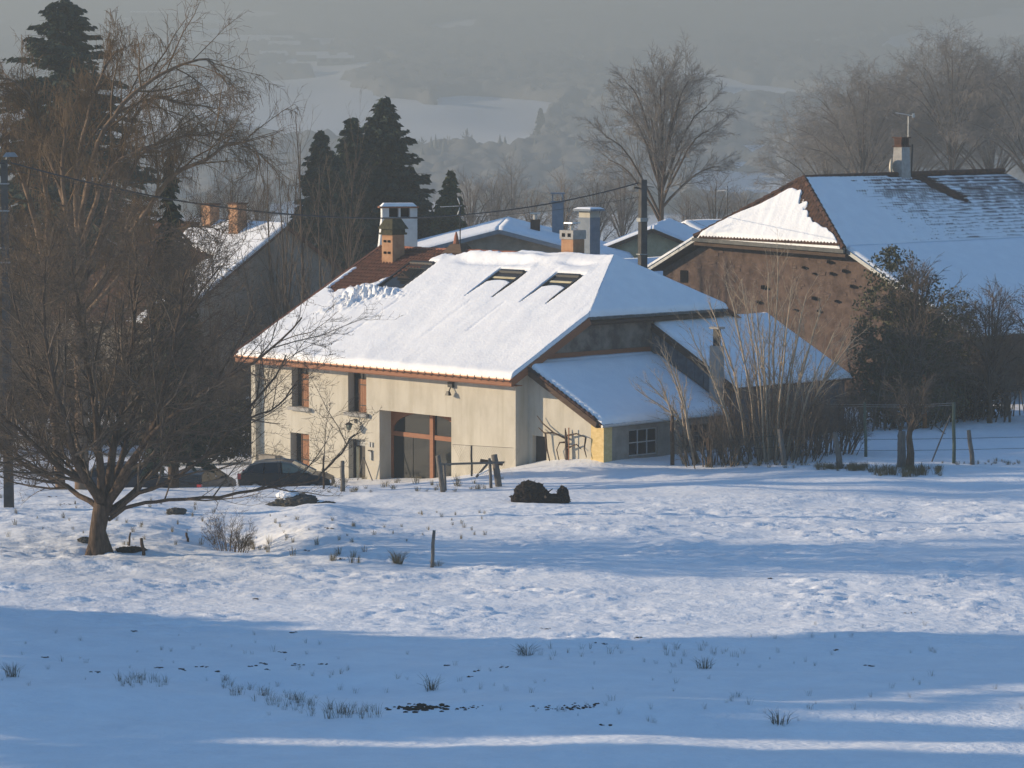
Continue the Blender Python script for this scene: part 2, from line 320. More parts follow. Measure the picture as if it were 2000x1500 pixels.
def land_detail(x, y):
    x = np.asarray(x, float); y = np.asarray(y, float)
    near = (1 - sstep(175, 200, y))
    wob = 0.10 * fbm(x / 7.0, y / 4.0, 21, 3)
    rip_area = sstep(84, 92, y) * (1 - sstep(122, 134, y)) * (0.45 + 0.55 * sstep(-0.3, 0.3, perlin(x / 9, y / 6, 31) + 0.02 * x))
    xr = x + 0.22 * y; wp = 0.5 * perlin(x / 2.5, y / 2.5, 5); patch = sstep(-0.40, 0.35, perlin(x / 4.5, y / 3.2, 49) + 0.5 * perlin(x / 1.8, y / 1.6, 50))
    slab = 0.046 * sstep(-0.06, 0.12, perlin(xr / 1.2 + wp, y / 0.46, 41)) + 0.036 * sstep(-0.06, 0.12, perlin(xr / 0.6, y / 0.36, 42)) + 0.016 * sstep(0, 0.2, perlin(xr / 0.4, y / 0.34, 48))
    rip = slab * (0.25 + 1.15 * patch)
    drift = 0.085 * (1 - np.abs(perlin(xr / 2.6, y / 2.0, 43))) * (0.4 + perlin(x / 11, y / 8, 44))
    rough_left = sstep(-2, -8, x - 0.0) * sstep(100, 108, y) * (1 - sstep(134, 140, y))
    z = wob + rip_area * (rip + drift) + rough_left * (0.035 * fbm(x / 0.8, y / 0.6, 45, 3) + 0.07 * fbm(x / 2.2, y / 2.2, 46, 2))
    z = z + 0.012 * fbm(x / 0.7, y / 1.1, 47, 2)
    # hollow beside the fork-trunk tree, mounds, and the long low banks of the near field
    z = z + bump(x, y, -10.6, 117.0, 1.9, 4.2, -0.75, 0.25) + bump(x, y, -7.4, 123.8, 1.7, 1.6, 0.35) + bump(x, y, -7.5, 116.5, 2.4, 2.6, 0.30)
    z = z + bump(x, y, -15.5, 107.2, 2.6, 1.1, 0.22) + bump(x, y, -15.0, 110.5, 2.0, 1.1, -0.15)
    z = z + bump(x, y, 3.0, 73.4, 5.2, 1.8, 0.42, -0.05) + bump(x, y, -5.6, 79.3, 4.2, 1.6, -0.35, -0.35) + bump(x, y, -12, 75.0, 7, 2.2, 0.30, -0.12)
    z = z + bump(x, y, 7.0, 84, 5, 2.0, -0.18, 0.1)
    return z * near
def land(x, y): return land_base(x, y) + land_detail(x, y)
def G(px, py, lo=30.0, hi=260.0):
    """the ground seen at this point of the photograph"""
    d = ray(px, py); Ys = np.linspace(lo, hi, 110)
    for step in range(3):
        t = Ys / d[1]; z = HC + d[2] * t; x = d[0] * t; g = land(x, Ys); below = np.nonzero(z < g)[0]
        i = below[0] if len(below) else len(Ys) - 1
        if step < 2: Ys = np.linspace(Ys[max(i - 1, 0)], Ys[i] + 1e-3, 14)
    return np.array([x[i], Ys[i], g[i]])
def on_land(x, y, dz=0.0): return np.array([x, y, float(land(np.array([x]), np.array([y]))[0]) + dz])

# fine ground in front, coarser beyond; one sheet
def build_ground():
    ys = np.concatenate([np.arange(-60, 30, 6.0), np.arange(30, 58, 1.0), np.arange(58, 86, 0.22), np.arange(86, 128, 0.13), np.arange(128, 142, 0.2), np.arange(142, 175, 0.4), np.arange(175, 260, 2.0), np.arange(260, 700, 12.0), np.arange(700, 1500, 14.0), np.arange(1500, 4700, 28.0)])
    s = np.concatenate([np.linspace(-1, -0.235, 26)[:-1], np.linspace(-0.235, 0.235, 340), np.linspace(0.235, 1, 26)[1:]])
    half = np.maximum(ys * 1.0, 75.0)
    half = np.where(ys < 260, 60 + 0 * ys, 60 + (ys - 260) * 0.55)
    # inside the view wedge keep 470 columns; outside run out to the sheet's sides
    wedge = 8 + np.clip(ys, 20, None) * 0.185; side = 420 + np.clip(ys, 0, None) * 0.25
    X = np.zeros((len(ys), len(s))); a = np.abs(s); inn = a <= 0.235
    for r in range(len(ys)):
        X[r, inn] = s[inn] / 0.235 * wedge[r]
        o = ~inn; X[r, o] = np.sign(s[o]) * (wedge[r] + ((a[o] - 0.235) / 0.765) ** 2.2 * (side[r] - wedge[r]))
    Y = np.repeat(ys[:, None], len(s), 1)
    Z = land(X, Y)
    V = np.stack([X, Y, Z], 2).reshape(-1, 3)
    ob = mesh_np('snowy_ground', V, grid_quads(len(ys), len(s))[:, ::-1][:, [3, 2, 1, 0]], 'snow_field', None, True)
    tag(ob, kind='structure'); return ob
ground = build_ground()

haze = MB().box(-1750, 1750, -75, 4720, -55, 194)
mv = bpy.data.materials.new('haze_air'); mv.use_nodes = True; MATS['haze_air'] = mv
for _x in list(mv.node_tree.nodes):
    if _x.type != 'OUTPUT_MATERIAL': mv.node_tree.nodes.remove(_x)
pv = nd(mv, 'ShaderNodeVolumePrincipled'); pv.inputs['Color'].default_value = (0.35, 0.385, 0.39, 1); pv.inputs['Density'].default_value = HAZE_DENSITY
pv.inputs['Anisotropy'].default_value = 0.2
mv.node_tree.links.new(pv.outputs[0], [n for n in mv.node_tree.nodes if n.type == 'OUTPUT_MATERIAL'][0].inputs['Volume'])
tag(haze.build('haze', 'haze_air'), kind='stuff')
# ------------------------------------------------------------------ the farmhouse
A46 = radians(46)
class Frame:
    """a building's own axes: x along the sunlit front, y into the depth, z up"""
    def __init__(s, o, a):
        s.o = np.array(o, float); s.a = a; s.X = np.array([cos(a), -sin(a), 0]); s.Y = np.array([sin(a), cos(a), 0]); s.Z = np.array([0, 0, 1.0])
    def w(s, x, y, z): return s.o + s.X * x + s.Y * y + s.Z * z
    def on(s, px, py, n, d):
        N = s.X * n[0] + s.Y * n[1] + s.Z * n[2]; r = ray(px, py); c = np.array([0, 0, HC]); t = (d + N @ s.o - N @ c) / (N @ r); q = c + r * t - s.o
        return np.array([q @ s.X, q @ s.Y, q @ s.Z])
F1 = Frame(P(1007, 915, 143), A46)
def wall_front(mb, x0, x1, z0, z1, ops, y=0.0):
    """a front wall in the plane y, with real openings and their reveals: ops = (xa, xb, za, zb, depth)"""
    xs = sorted({x0, x1, *[o[0] for o in ops], *[o[1] for o in ops]}); zs = sorted({z0, z1, *[o[2] for o in ops], *[o[3] for o in ops]})
    for i in range(len(xs) - 1):
        for j in range(len(zs) - 1):
            cx = (xs[i] + xs[i + 1]) / 2; cz = (zs[j] + zs[j + 1]) / 2
            if any(o[0] < cx < o[1] and o[2] < cz < o[3] for o in ops): continue
            mb.poly([(xs[i], y, zs[j]), (xs[i + 1], y, zs[j]), (xs[i + 1], y, zs[j + 1]), (xs[i], y, zs[j + 1])])
    for xa, xb, za, zb, d in ops:
        mb.poly([(xa, y, za), (xa, y, zb), (xa, y + d, zb), (xa, y + d, za)]); mb.poly([(xb, y, za), (xb, y + d, za), (xb, y + d, zb), (xb, y, zb)])
        mb.poly([(xa, y, zb), (xb, y, zb), (xb, y + d, zb), (xa, y + d, zb)]); mb.poly([(xa, y, za), (xa, y + d, za), (xb, y + d, za), (xb, y, za)])
    return mb
farm = empty('farmhouse', tuple(F1.o), -A46, 'long cream farmhouse with snowy roof, three skylights and tall arched barn window', 'house')
K1 = 0.514; YE = -0.65; ZE = 4.30; YR = 9.4; ZR = ZE + (YR - YE) * K1           # main slope
def zroof(y): return ZE + (y - YE) * K1
XL, XR = -19.9, 0.4
FD = -19.0                                                     # left end of the front
OPEN = [(-16.27, -14.93, 1.83, 3.86, 0.42), (-11.93, -10.56, 1.85, 3.86, 0.42), (-16.40, -14.93, -1.2, 0.50, 0.42), (-11.92, -10.66, -1.9, 0.52, 0.5), (-9.6, -4.42, -2.0, 2.10, 0.85)]
w = MB(); wall_front(w, FD, 0, -3.2, 4.62, OPEN)
w.poly([(FD, 0, -3.2), (FD, 0, 4.62), (FD, 9.4, 9.45), (FD, 18.6, 4.7), (FD, 18.6, -3.2)])
w.poly([(FD, 18.6, -3.2), (FD, 18.6, 4.7), (0, 18.6, 4.7), (0, 18.6, -3.2)])
w.build('wall', 'render_cream', farm)
w = MB(); w.poly([(0.0, 0, -3.2), (0.0, 1.2, -3.2), (0.0, 1.2, 5.22), (0.0, 0, 4.62)]); w.build('corner_wall', 'render_cream', farm)
w = MB(); w.poly([(0.0, 1.2, -3.2), (0.0, 18.6, -3.2), (0.0, 18.6, 4.7), (0.0, 14.1, 6.85), (0.0, 4.5, 6.85), (0.0, 1.2, 5.22)])
go = w.build('gable_wall', 'render_stained', farm); go['label'] = 'stained grey gable wall above the lean-to'
# corner pilaster at the left end: a lit strip beside a projecting pillar
MB().box(FD - 0.02, FD + 0.18, -0.30, 0.0, -3.0, 4.3).build('corner_pilaster', 'render_cream', farm)
MB().box(FD - 1.0, FD - 0.03, 0.4, 0.9, -3.0, 4.1).build('buttress', 'render_cream', farm)
MB().box(FD + 0.6, FD + 1.9, -0.45, -0.01, -2.6, -0.75).build('bench_block', 'render_grey', farm)
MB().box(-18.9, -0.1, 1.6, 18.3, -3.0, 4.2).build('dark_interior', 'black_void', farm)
# roof deck
r = MB()
e0, e1 = (XL, YE, ZE), (XR, YE, ZE); v1 = (XR, 4.46, zroof(4.46)); ap = (-2.7, YR, ZR); rl = (XL, YR, ZR)
v2 = (XR, 2 * YR - 4.46, zroof(4.46)); b0 = (XL, 19.45, ZE); b1 = (XR, 19.45, ZE)
T = 0.16
def slab(poly, m, name, par, th=T):
    q = MB(); top = [Vector(p) for p in poly]; bot = [p - Vector((0, 0, th)) for p in top]; n = len(top)
    q.poly(top); q.poly(list(reversed(bot)))
    for i in range(n): j = (i + 1) % n; q.poly([top[i], bot[i], bot[j], top[j]])
    return q.build(name, m, par)
roof = slab([e0, e1, v1, ap, rl], 'tile', 'roof', farm)
slab([(v1[0], v1[1] + .003, v1[2]), (v2[0], v2[1] - .003, v2[2]), (ap[0] + .003, ap[1], ap[2])], 'tile', 'hip_roof', farm)
slab([b0, rl, ap, v2, b1], 'tile', 'back_roof', farm)
# tiles laid bare above the snow at the ridge end
tan_n = Vector((0, 1, K1)).normalized()
BARE = [(-19.3, 5.3), (-18.9, 5.1), (-17.9, 5.75), (-16.9, 6.2), (-16.25, 7.0), (-15.9, 7.85), (-15.2, 8.05), (-14.6, 8.7), (-13.2, 9.0), (-11.8, 9.2), (-9.5, 9.28), (-9.5, 9.6), (-19.75, 9.6), (-19.75, 6.3)]
def inpoly(x, y, poly):
    x = np.asarray(x, float); y = np.asarray(y, float); c = np.zeros(x.shape, bool); n = len(poly)
    for i in range(n):
        x1, y1 = poly[i]; x2, y2 = poly[(i + 1) % n]
        if y1 == y2: continue
        k = ((y1 > y) != (y2 > y)) & (x < (x2 - x1) * (y - y1) / (y2 - y1) + x1); c ^= k
    return c
def pdist(x, y, poly):
    x = np.asarray(x, float); y = np.asarray(y, float); d = np.full(x.shape, 1e9); n = len(poly)
    for i in range(n):
        ax, ay = poly[i]; bx, by = poly[(i + 1) % n]; L = (bx - ax) ** 2 + (by - ay) ** 2
        t = np.clip(((x - ax) * (bx - ax) + (y - ay) * (by - ay)) / L, 0, 1); d = np.minimum(d, np.hypot(x - ax - t * (bx - ax), y - ay - t * (by - ay)))
    return d
tile_field('roof_tiles', roof, (XL + 0.1, 4.9, zroof(4.9) + 0.02), (1, 0, 0), tan_n, 48, 15, 0.24, 0.335, 'tile', lambda p: bool(inpoly(p[0], p[1], BARE)) or pdist(np.array([p[0]]), np.array([p[1]]), BARE)[0] < 0.5, lift=0.08, amp=0.075)
rg = MB()
for i in range(40):
    x = XL + 0.1 + i * 0.42
    if x > -2.9: break
    rg.tube([(x, YR, ZR - 0.02 + 0.015 * sin(i * 2.3)), (x + 0.44, YR, ZR + 0.0 + 0.015 * sin(i * 2.3))], [0.15, 0.13], 8)
o = rg.build('ridge_tiles', 'terracotta', roof); tag(o, kind='stuff')
MB().beam((XL - 0.03, YE, ZE + 0.05), (XL - 0.03, YR, ZR + 0.05), 0.2, 0.22).build('verge_tiles', 'tile', roof)
# skylights (x0, x1, y0, y1)
SKY = [(-16.1, -14.15, 5.6, 7.95), (-9.0, -7.1, 5.3, 7.6), (-4.85, -3.05, 5.1, 7.5)]
def hsnow(B):
    x = B[..., 0]; y = B[..., 1]; f = np.ones(x.shape); g = np.zeros(x.shape)
    ins = inpoly(x, y, BARE); dd = pdist(x, y, BARE) * np.where(ins, -1, 1) + 0.22 * fbm(x / 0.5, y / 0.45, 61, 3) * (1 - sstep(9.0, 9.4, y) * 0.5)
    fb = sstep(-0.02, 0.30, dd); f = f * fb
    g = g - 0.09 * (1 - sstep(-0.1, 0.03, dd))
    # a snow strip stays on the left verge
    k = (1 - sstep(0.30, 0.55, x - XL + 0.15 * perlin(y / 0.6, x * 0, 62))) * (1 - sstep(7.1, 7.6, y)); f = np.maximum(f, k); g = np.where(k > 0.5, 0.0, g)
    # broken slabs and lumps fallen under the first skylight
    for cx, cy, sx, sy, hh in ((-16.6, 4.7, 1.0, 0.8, 0.30), (-15.4, 4.95, 1.5, 0.35, 0.22), (-16.2, 3.9, 0.5, 0.45, 0.20), (-17.4, 3.1, 0.4, 0.25, 0.2), (-14.6, 5.2, 0.6, 0.25, 0.15)):
        ww = np.exp(-(((x - cx) / sx) ** 2 + ((y - cy) / sy) ** 2)); g = g + hh * ww * np.clip(0.25 + 1.5 * perlin(x / 0.22, y / 0.2, 63) + 0.7 * perlin(x / 0.1, y / 0.1, 64), -0.2, 1.3)
    # slide furrows and soft drifts
    g = g + 0.011 * perlin(x / 0.55 + y * 0.05, y / 3.0, 65) * (0.4 + perlin(x / 3, y / 3, 69)) + 0.006 * perlin(x / 0.3, y / 0.3, 60) + 0.05 * perlin(x / 3.0, y / 3.5, 66)
    g = g + 0.16 * np.exp(-((y - (8.75 - 0.02 * (x + 9))) / 0.35) ** 2) * sstep(-13.5, -12, x) * (1 - sstep(-6.5, -5, x)) * (1 + 0.8 * perlin(x / 1.4, y / 0.8, 68)) - 0.13 * np.exp(-(((y - 8.25) / 0.28) ** 2)) * sstep(-13.5, -12, x) * (1 - sstep(-8.5, -7.2, x)) - 0.16 * np.exp(-(((y - 8.55) / 0.22) ** 2) - ((x + 4.6) / 1.1) ** 2)
    g = g - 0.05 * np.exp(-((x - (-13.2 - (5.2 - y) * 0.12)) / 0.10) ** 2) * (y < 5.0) * (0.3 + 0.7 * (perlin(x * 0, y / 0.5, 67) > -0.1))
    g = g + 0.035 * np.exp(-((y + 0.45) / 0.35) ** 2) * (0.6 + 1.2 * perlin(x / 1.3, y * 0, 57)) + 0.045 * fbm(x / 1.6, y / 2.4, 58, 3) * sstep(7.6, 8.4, y) + 0.012 * fbm(x / 0.9, y / 1.6, 59, 3)
    g = g - 0.045 * np.exp(-((x + 8.1 + (7 - y) * 0.05) / 0.14) ** 2) * (y < 5.2) * (y > 1.2) * (0.4 + perlin(x * 0, y / 0.7, 56)) - 0.03 * np.exp(-((x + 5.9) / 0.10) ** 2) * (y < 5.0) * (y > 2.4)
    for i, (a, b, c, d) in enumerate(SKY):
        # top and side gaps melted round the frame, the lower pane snowed over on two of them
        m = 0.10
        inside = (x > a - m) & (x < b + m) & (y > c - 0.05) & (y < d + 0.12)
        low = (c + 1.55) if i else (c - 0.3)
        cover = sstep(low + 0.25, low - 0.15, y + 0.25 * ((x - (a + b) / 2) / (b - a) * 2) ** 2 * (1 if i else 0))
        side = np.minimum(np.abs(x - a), np.abs(x - b)); taper = np.clip((y - (c - 0.1)) / 1.3, 0, 1)
        slot = sstep(0.11 * taper + 0.02, 0.03 * taper, side) * (y > c - 0.1) * (y < d) * (1 if i else 0)
        hole = np.where(inside, 1 - cover, 0.0); hole = np.maximum(hole, slot)
        f = f * (1 - hole); g = g * (1 - hole) - 0.05 * hole
        g = g + 0.07 * np.exp(-((y - d - 0.35) / 0.3) ** 2) * sstep(a - 0.5, a, x) * (1 - sstep(b, b + 0.5, x)) * (1 - hole)
    return f, g
rows = []
for y in np.concatenate([np.arange(YE - 0.02, 4.46, 0.09), np.arange(4.46, YR + 0.001, 0.055)]):
    t = max(0.0, (y - 4.46) / (YR - 4.46)); xr = XR + (ap[0] - XR) * t
    rows.append(((XL + 0.02, y, zroof(y)), (xr, y, zroof(y))))
s1 = snow_sheet('snow_cover', roof, rows, 330, 0.20, hsnow, 'LB' , seed=3, edge=0.22)
hrows = []
for t in np.linspace(0, 1, 50):
    y0 = 4.46 + (YR - 4.46) * t; y1 = 2 * YR - 4.46 - (YR - 4.46) * t; x = XR + (ap[0] - XR) * t; z = zroof(4.46) + (ZR - zroof(4.46)) * t
    hrows.append(((x, y0, z), (x, y1 - 0.001, z)))
snow_sheet('snow_cover', [c for c in bpy.data.objects if c.name.startswith('hip_roof')][0], hrows, 90, 0.20, lambda B: (1 + 0 * B[..., 0], 0.0 * B[..., 0]), 'B', edge=0.22, seed=9)
# corrugated rim under the hip snow
cr = MB()
for i in range(64):
    y = 4.5 + i * 0.15
    cr.hexa([(XR - 0.5, y, 7.02), (XR + 0.12, y, 6.78), (XR + 0.12, y + 0.10, 6.78), (XR - 0.5, y + 0.10, 7.02), (XR - 0.5, y + 0.03, 7.10), (XR + 0.12, y + 0.03, 6.87), (XR + 0.12, y + 0.07, 6.87), (XR - 0.5, y + 0.07, 7.10)])
tag(cr.build('corrugated_eave', 'corrugated', farm), kind='stuff')
MB().beam((XR - 0.02, 4.35, 6.64), (XR - 0.02, 14.3, 6.64), 0.06, 0.14).build('hip_fascia', 'dark_wood', farm)
MB().box(-0.1, XR - 0.06, 4.5, 14.1, 6.50, 6.56).build('hip_soffit', 'dark_wood', farm)
# boards: fascia along the eave, rake boards up both sides of the gable end
MB().box(XL, XR + 0.05, YE - 0.06, YE - 0.01, ZE - 0.36, ZE - 0.06).build('fascia', 'brown_wood', farm)
MB().box(XL, XR, YE, 0.05, ZE - 0.40, ZE - 0.36).build('soffit', 'brown_wood', farm)
MB().beam((XR + 0.04, YE - 0.05, ZE - 0.22), (XR + 0.04, 4.5, zroof(4.5) - 0.22), 0.05, 0.34).build('rake_board', 'brown_wood', farm)
q = MB(); q.poly([(0.02, YE, ZE - 0.40), (XR, YE, ZE - 0.40), (XR, 4.46, zroof(4.46) - 0.40), (0.02, 4.46, zroof(4.46) - 0.40)]); q.build('rake_soffit', 'brown_wood', farm)
g_ = MB(); n = 8
for i in range(n):
    a0 = pi + pi * i / n; a1 = pi + pi * (i + 1) / n
    for rr in (0.095,):
        p0 = (YE - 0.16 + rr * cos(a0), ZE - 0.04 + rr * sin(a0)); p1 = (YE - 0.16 + rr * cos(a1), ZE - 0.04 + rr * sin(a1))
        g_.poly([(XL - 0.05, *p0), (XR + 0.05, *p0), (XR + 0.05, *p1), (XL - 0.05, *p1)])
gut = g_.build('gutter', 'copper', farm)
bk = MB(); bk.box(-0.014, 0.014, -0.115, 0.12, -0.125, -0.10); bk.box(-0.014, 0.014, -0.125, -0.10, -0.12, 0.05)
b_ = bk.build('gutter_bracket', 'metal_dark', gut); b_.location = (XL + 0.3, YE - 0.16, ZE - 0.02)
for i in range(1, 41):
    c = b_.copy(); COL.objects.link(c); c.parent = gut; c.location = (XL + 0.3 + i * 0.494, YE - 0.16, ZE - 0.02)
gut2 = MB().tube([(FD - 0.1, -0.12, 4.0), (FD - 0.1, -0.12, -2.8)], 0.055, 8); gut2.build('downpipe', 'metal_grey', farm)

# windows: deep reveal, dark pane, one folded shutter catching the sun
def farm_window(x0, x1, z0, z1, sill=True):
    f = MB(); y = 0.40; b = 0.06
    f.box(x0, x0 + b, y, y + .05, z0, z1); f.box(x1 - b, x1, y, y + .05, z0, z1); f.box(x0 + b, x1 - b, y, y + .05, z0, z0 + b); f.box(x0 + b, x1 - b, y, y + .05, z1 - b, z1)
    cx = (x0 + x1) / 2; f.box(cx - 0.035, cx + 0.035, y, y + .05, z0 + b, z1 - b)
    fr = f.build('window', 'dark_wood', farm)
    MB().box(x0 + b, x1 - b, y + .02, y + .03, z0 + b, z1 - b).build('pane', 'glass_dark', fr)
    # shutter in two planks and an edge, standing in the right half of the opening
    xs = x0 + (x1 - x0) * 0.56; tp = z1 - (0.34 if sill else 0.04); sh = empty('shutter', (0, 0, 0)); sh.parent = farm; k = 3; wd = (x1 - 0.03 - xs) / k
    for i in range(k):
        MB().box(xs + i * wd, xs + (i + 1) * wd - 0.012, 0.10, 0.14, z0 + 0.03, tp - 0.02 * (i % 2)).build('plank', 'shutter_wood', sh)
    MB().box(xs - 0.02, xs - 0.003, 0.06, 0.16, z0 + 0.02, tp).build('shutter_edge', 'chimney_tan', sh)
    for zz in (z0 + 0.35, tp - 0.3): MB().box(xs + 0.02, x1 - 0.05, 0.085, 0.098, zz, zz + 0.05).build('hinge', 'metal_dark', sh)
    if sill: MB().box(x0 - 0.12, x1 + 0.18, -0.20, 0.40, z0 - 0.17, z0 - 0.003).build('sill', 'concrete', farm)
for k, o_ in enumerate(OPEN[:3]): farm_window(o_[0], o_[1], o_[2], o_[3], k < 2)
# house door
d = MB(); x0, x1, z0, z1 = -11.92, -10.66, -1.9, 0.52; y = 0.42
d.box(x0, x0 + 0.13, y - 0.1, y + .06, z0, z1); d.box(x1 - 0.05, x1, y, y + .06, z0, z1); d.box(x0 + 0.13, x1 - 0.05, y, y + .06, z1 - 0.06, z1)
dfr = d.build('door_frame', 'metal_dark', farm)
MB().box(x0 + 0.16, x0 + 0.36, y - 0.05, y + 0.02, z0, z1 - 0.42).build('door_side_light', 'render_ochre', dfr)
MB().box(x0 + 0.14, x1 - 0.05, y - 0.03, y + 0.03, z1 - 0.36, z1 - 0.06).build('transom_panel', 'metal_grey', dfr)
dr = MB().box(x0 + 0.38, x1 - 0.06, y + 0.02, y + 0.07, z0, z1 - 0.40).build('door', 'door_dark', farm)
MB().box(x0 + 0.44, x0 + 0.48, y - 0.02, y + 0.018, -0.95, -0.78).build('handle', 'metal_grey', dr)
# big arched barn window, 0.8 m back in its opening
x0, x1, z0, z1 = -9.6, -4.42, -2.0, 2.10; y = 0.76; zt = 0.92; cx = (x0 + x1) / 2
bw = empty('barn_window', (0, 0, 0)); bw.parent = farm
MB().box(x0, x0 + 0.16, y, y + .1, z0, z1).build('stile', 'brown_wood', bw); MB().box(x1 - 0.16, x1, y, y + .1, z0, z1).build('stile', 'brown_wood', bw)
MB().box(cx + 0.28, cx + 0.52, y - 0.05, y + .12, z0, z1 - 0.01).build('post', 'brown_wood', bw)
MB().box(x0 + 0.16, cx + 0.277, y, y + .1, zt - 0.12, zt + 0.10).build('transom', 'brown_wood', bw)
MB().box(cx + 0.523, x1 - 0.16, y, y + .1, zt - 0.12, zt + 0.10).build('transom', 'brown_wood', bw)
def spandrel(xa, xb, sgn):
    m = MB(); N = 14; top = []
    for i in range(N + 1):
        t = i / N; xx = xa + (xb - xa) * t; u = (xx - cx) / ((x1 - x0) / 2 - 0.1); top.append((xx, zt + 0.10 + (z1 - zt - 0.16) * sqrt(max(0, 1 - u * u))))
    for i in range(N): m.prism([(top[i][0], top[i][1]), (top[i + 1][0], top[i + 1][1]), (top[i + 1][0], z1 - 0.01), (top[i][0], z1 - 0.01)], 1, y + 0.01, y + 0.08)
    return m
spandrel(x0 + 0.16, cx + 0.277, 0).build('arch_panel', 'brown_wood', bw); spandrel(cx + 0.523, x1 - 0.16, 0).build('arch_panel', 'brown_wood', bw)
for a, b in ((x0 + 0.16, x0 + 1.55), (x0 + 1.6, cx + 0.277), (cx + 0.523, x1 - 0.16)):
    MB().box(a, b, y + 0.05, y + 0.06, z0 + 0.02, zt - 0.123).build('pane', 'glass_dark', bw); 
for a, b in ((x0 + 0.16, cx + 0.277), (cx + 0.523, x1 - 0.16)):
    MB().box(a, b, y + 0.085, y + 0.095, zt + 0.102, z1 - 0.02).build('pane', 'glass_dark', bw)
MB().box(x0 + 0.2, x0 + 1.5, y + 0.3, y + 0.34, z0, zt - 0.1).build('curtain', 'render_grey', bw)
# things screwed to the front
ln = empty('wall_lantern', (-11.35, -0.005, 1.16)); ln.parent = farm
MB().tube([(0, 0, 0.28), (0, -0.12, 0.34), (0, -0.40, 0.30), (0, -0.45, 0.22)], 0.022, 6).build('bracket', 'metal_dark', ln)
MB().frustum(0, -0.45, -0.14, 0.12, 0.06, 0.06, 0.12, 0.12).build('lantern_glass', 'glass_green', ln)
MB().frustum(0, -0.45, 0.122, 0.24, 0.17, 0.17, 0.03, 0.03).build('lantern_cap', 'metal_dark', ln)
MB().box(-0.09, 0.09, -0.035, 0, 0.16, 0.38).build('wall_plate', 'metal_dark', ln)
sp = empty('floodlight', (-4.35, -0.005, 3.45)); sp.parent = farm
MB().box(-0.16, 0.16, -0.16, 0, 0.10, 0.36).build('sensor_box', 'metal_dark', sp); MB().tube([(0, -0.1, 0.1), (0.02, -0.22, -0.08)], 0.03, 6).build('arm', 'metal_dark', sp)
MB().frustum(0.0, -0.26, -0.28, -0.08, 0.13, 0.10, 0.06, 0.06).build('lamp_head', 'metal_dark', sp)
lt = empty('shutter_latch', (-10.15, -0.005, 0)); lt.parent = farm
MB().box(-0.20, -0.10, -0.05, 0, 0.22, 0.46).build('plate', 'metal_grey', lt); MB().box(-0.02, 0.08, -0.05, 0, 0.22, 0.46).build('plate', 'metal_grey', lt)
MB().box(-0.22, 0.02, -0.09, 0, 0.02, 0.07).build('hook', 'metal_dark', lt); MB().box(-0.10, 0.02, -0.08, 0, -0.42, 0.0).build('hook_arm', 'metal_grey', lt)

# skylights
for i, (a, b, c, d_) in enumerate(SKY):
    z = zroof; H_ = 0.20; t = 0.10
    s = empty('skylight', (0, 0, 0)); s.parent = roof
    f = MB()
    def rb(xa, xb, ya, yb, h0, h1):
        f.hexa([(xa, ya, z(ya) + h0), (xb, ya, z(ya) + h0), (xb, yb, z(yb) + h0), (xa, yb, z(yb) + h0), (xa, ya, z(ya) + h1), (xb, ya, z(ya) + h1), (xb, yb, z(yb) + h1), (xa, yb, z(yb) + h1)])
    rb(a, a + t, c, d_, 0, H_); rb(b - t, b, c, d_, 0, H_); rb(a + t, b - t, c, c + t, 0, H_ * 0.8); rb(a + t, b - t, d_ - t * 1.5, d_, 0, H_ + 0.05)
    f.build('frame', 'metal_dark', s)
    f = MB(); rb(a + t, b - t, c + t, d_ - t * 1.5, 0.10, 0.115); f.build('pane', 'glass_dark', s)
    f = MB(); rb(a + t, b - t, d_ - 0.5, d_ - t * 1.5, 0.125, 0.14); f.build('blind_box', 'metal_dark', s)
    if i: f = MB(); rb(a + t, b - t, d_ - 0.62, d_ - 0.50, 0.125, 0.15); f.build('blind', 'render_ochre', s)
# chimneys
ch = empty('chimney', (-17.78, 8.25, 0)); ch.parent = roof
q = MB(); q.box(-0.42, 0.42, -0.42, 0.42, 7.6, 10.25); q.build('stack', 'chimney_tan', ch)
for zz in (9.25, 9.85):
    for dx in (-0.16, 0.16): MB().box(dx - 0.09, dx + 0.09, -0.46, -0.405, zz, zz + 0.12).build('vent', 'black_void', ch)
MB().box(-0.52, 0.52, -0.52, 0.52, 10.25, 10.36).build('cap_slab', 'moss_cap', ch)
MB().frustum(0, 0, 10.36, 10.55, 0.46, 0.46, 0.44, 0.44).build('cap_neck', 'moss_cap', ch)
MB().frustum(0, 0, 10.55, 11.1, 0.58, 0.58, 0.30, 0.30).build('cap_hood', 'moss_cap', ch)
ch = empty('chimney', (-6.1, 9.9, 0)); ch.parent = roof
MB().box(-0.42, 0.42, -0.40, 0.40, 8.8, 10.55).build('stack', 'chimney_tan', ch)
MB().box(-0.48, 0.48, -0.46, 0.46, 10.3, 10.75).build('cap_slab', 'concrete', ch)
for dx in (-0.2, 0.2): MB().box(dx - 0.1, dx + 0.1, -0.48, -0.455, 10.42, 10.6).build('vent', 'black_void', ch)
MB().tube([(-0.1, 0, 10.7), (-0.1, 0, 10.95), (-0.05, 0, 11.05)], 0.08, 8).build('flue', 'metal_light', ch)
MB().frustum(-0.05, 0, 11.08, 11.14, 0.30, 0.30, 0.28, 0.28).build('cowl', 'metal_light', ch)
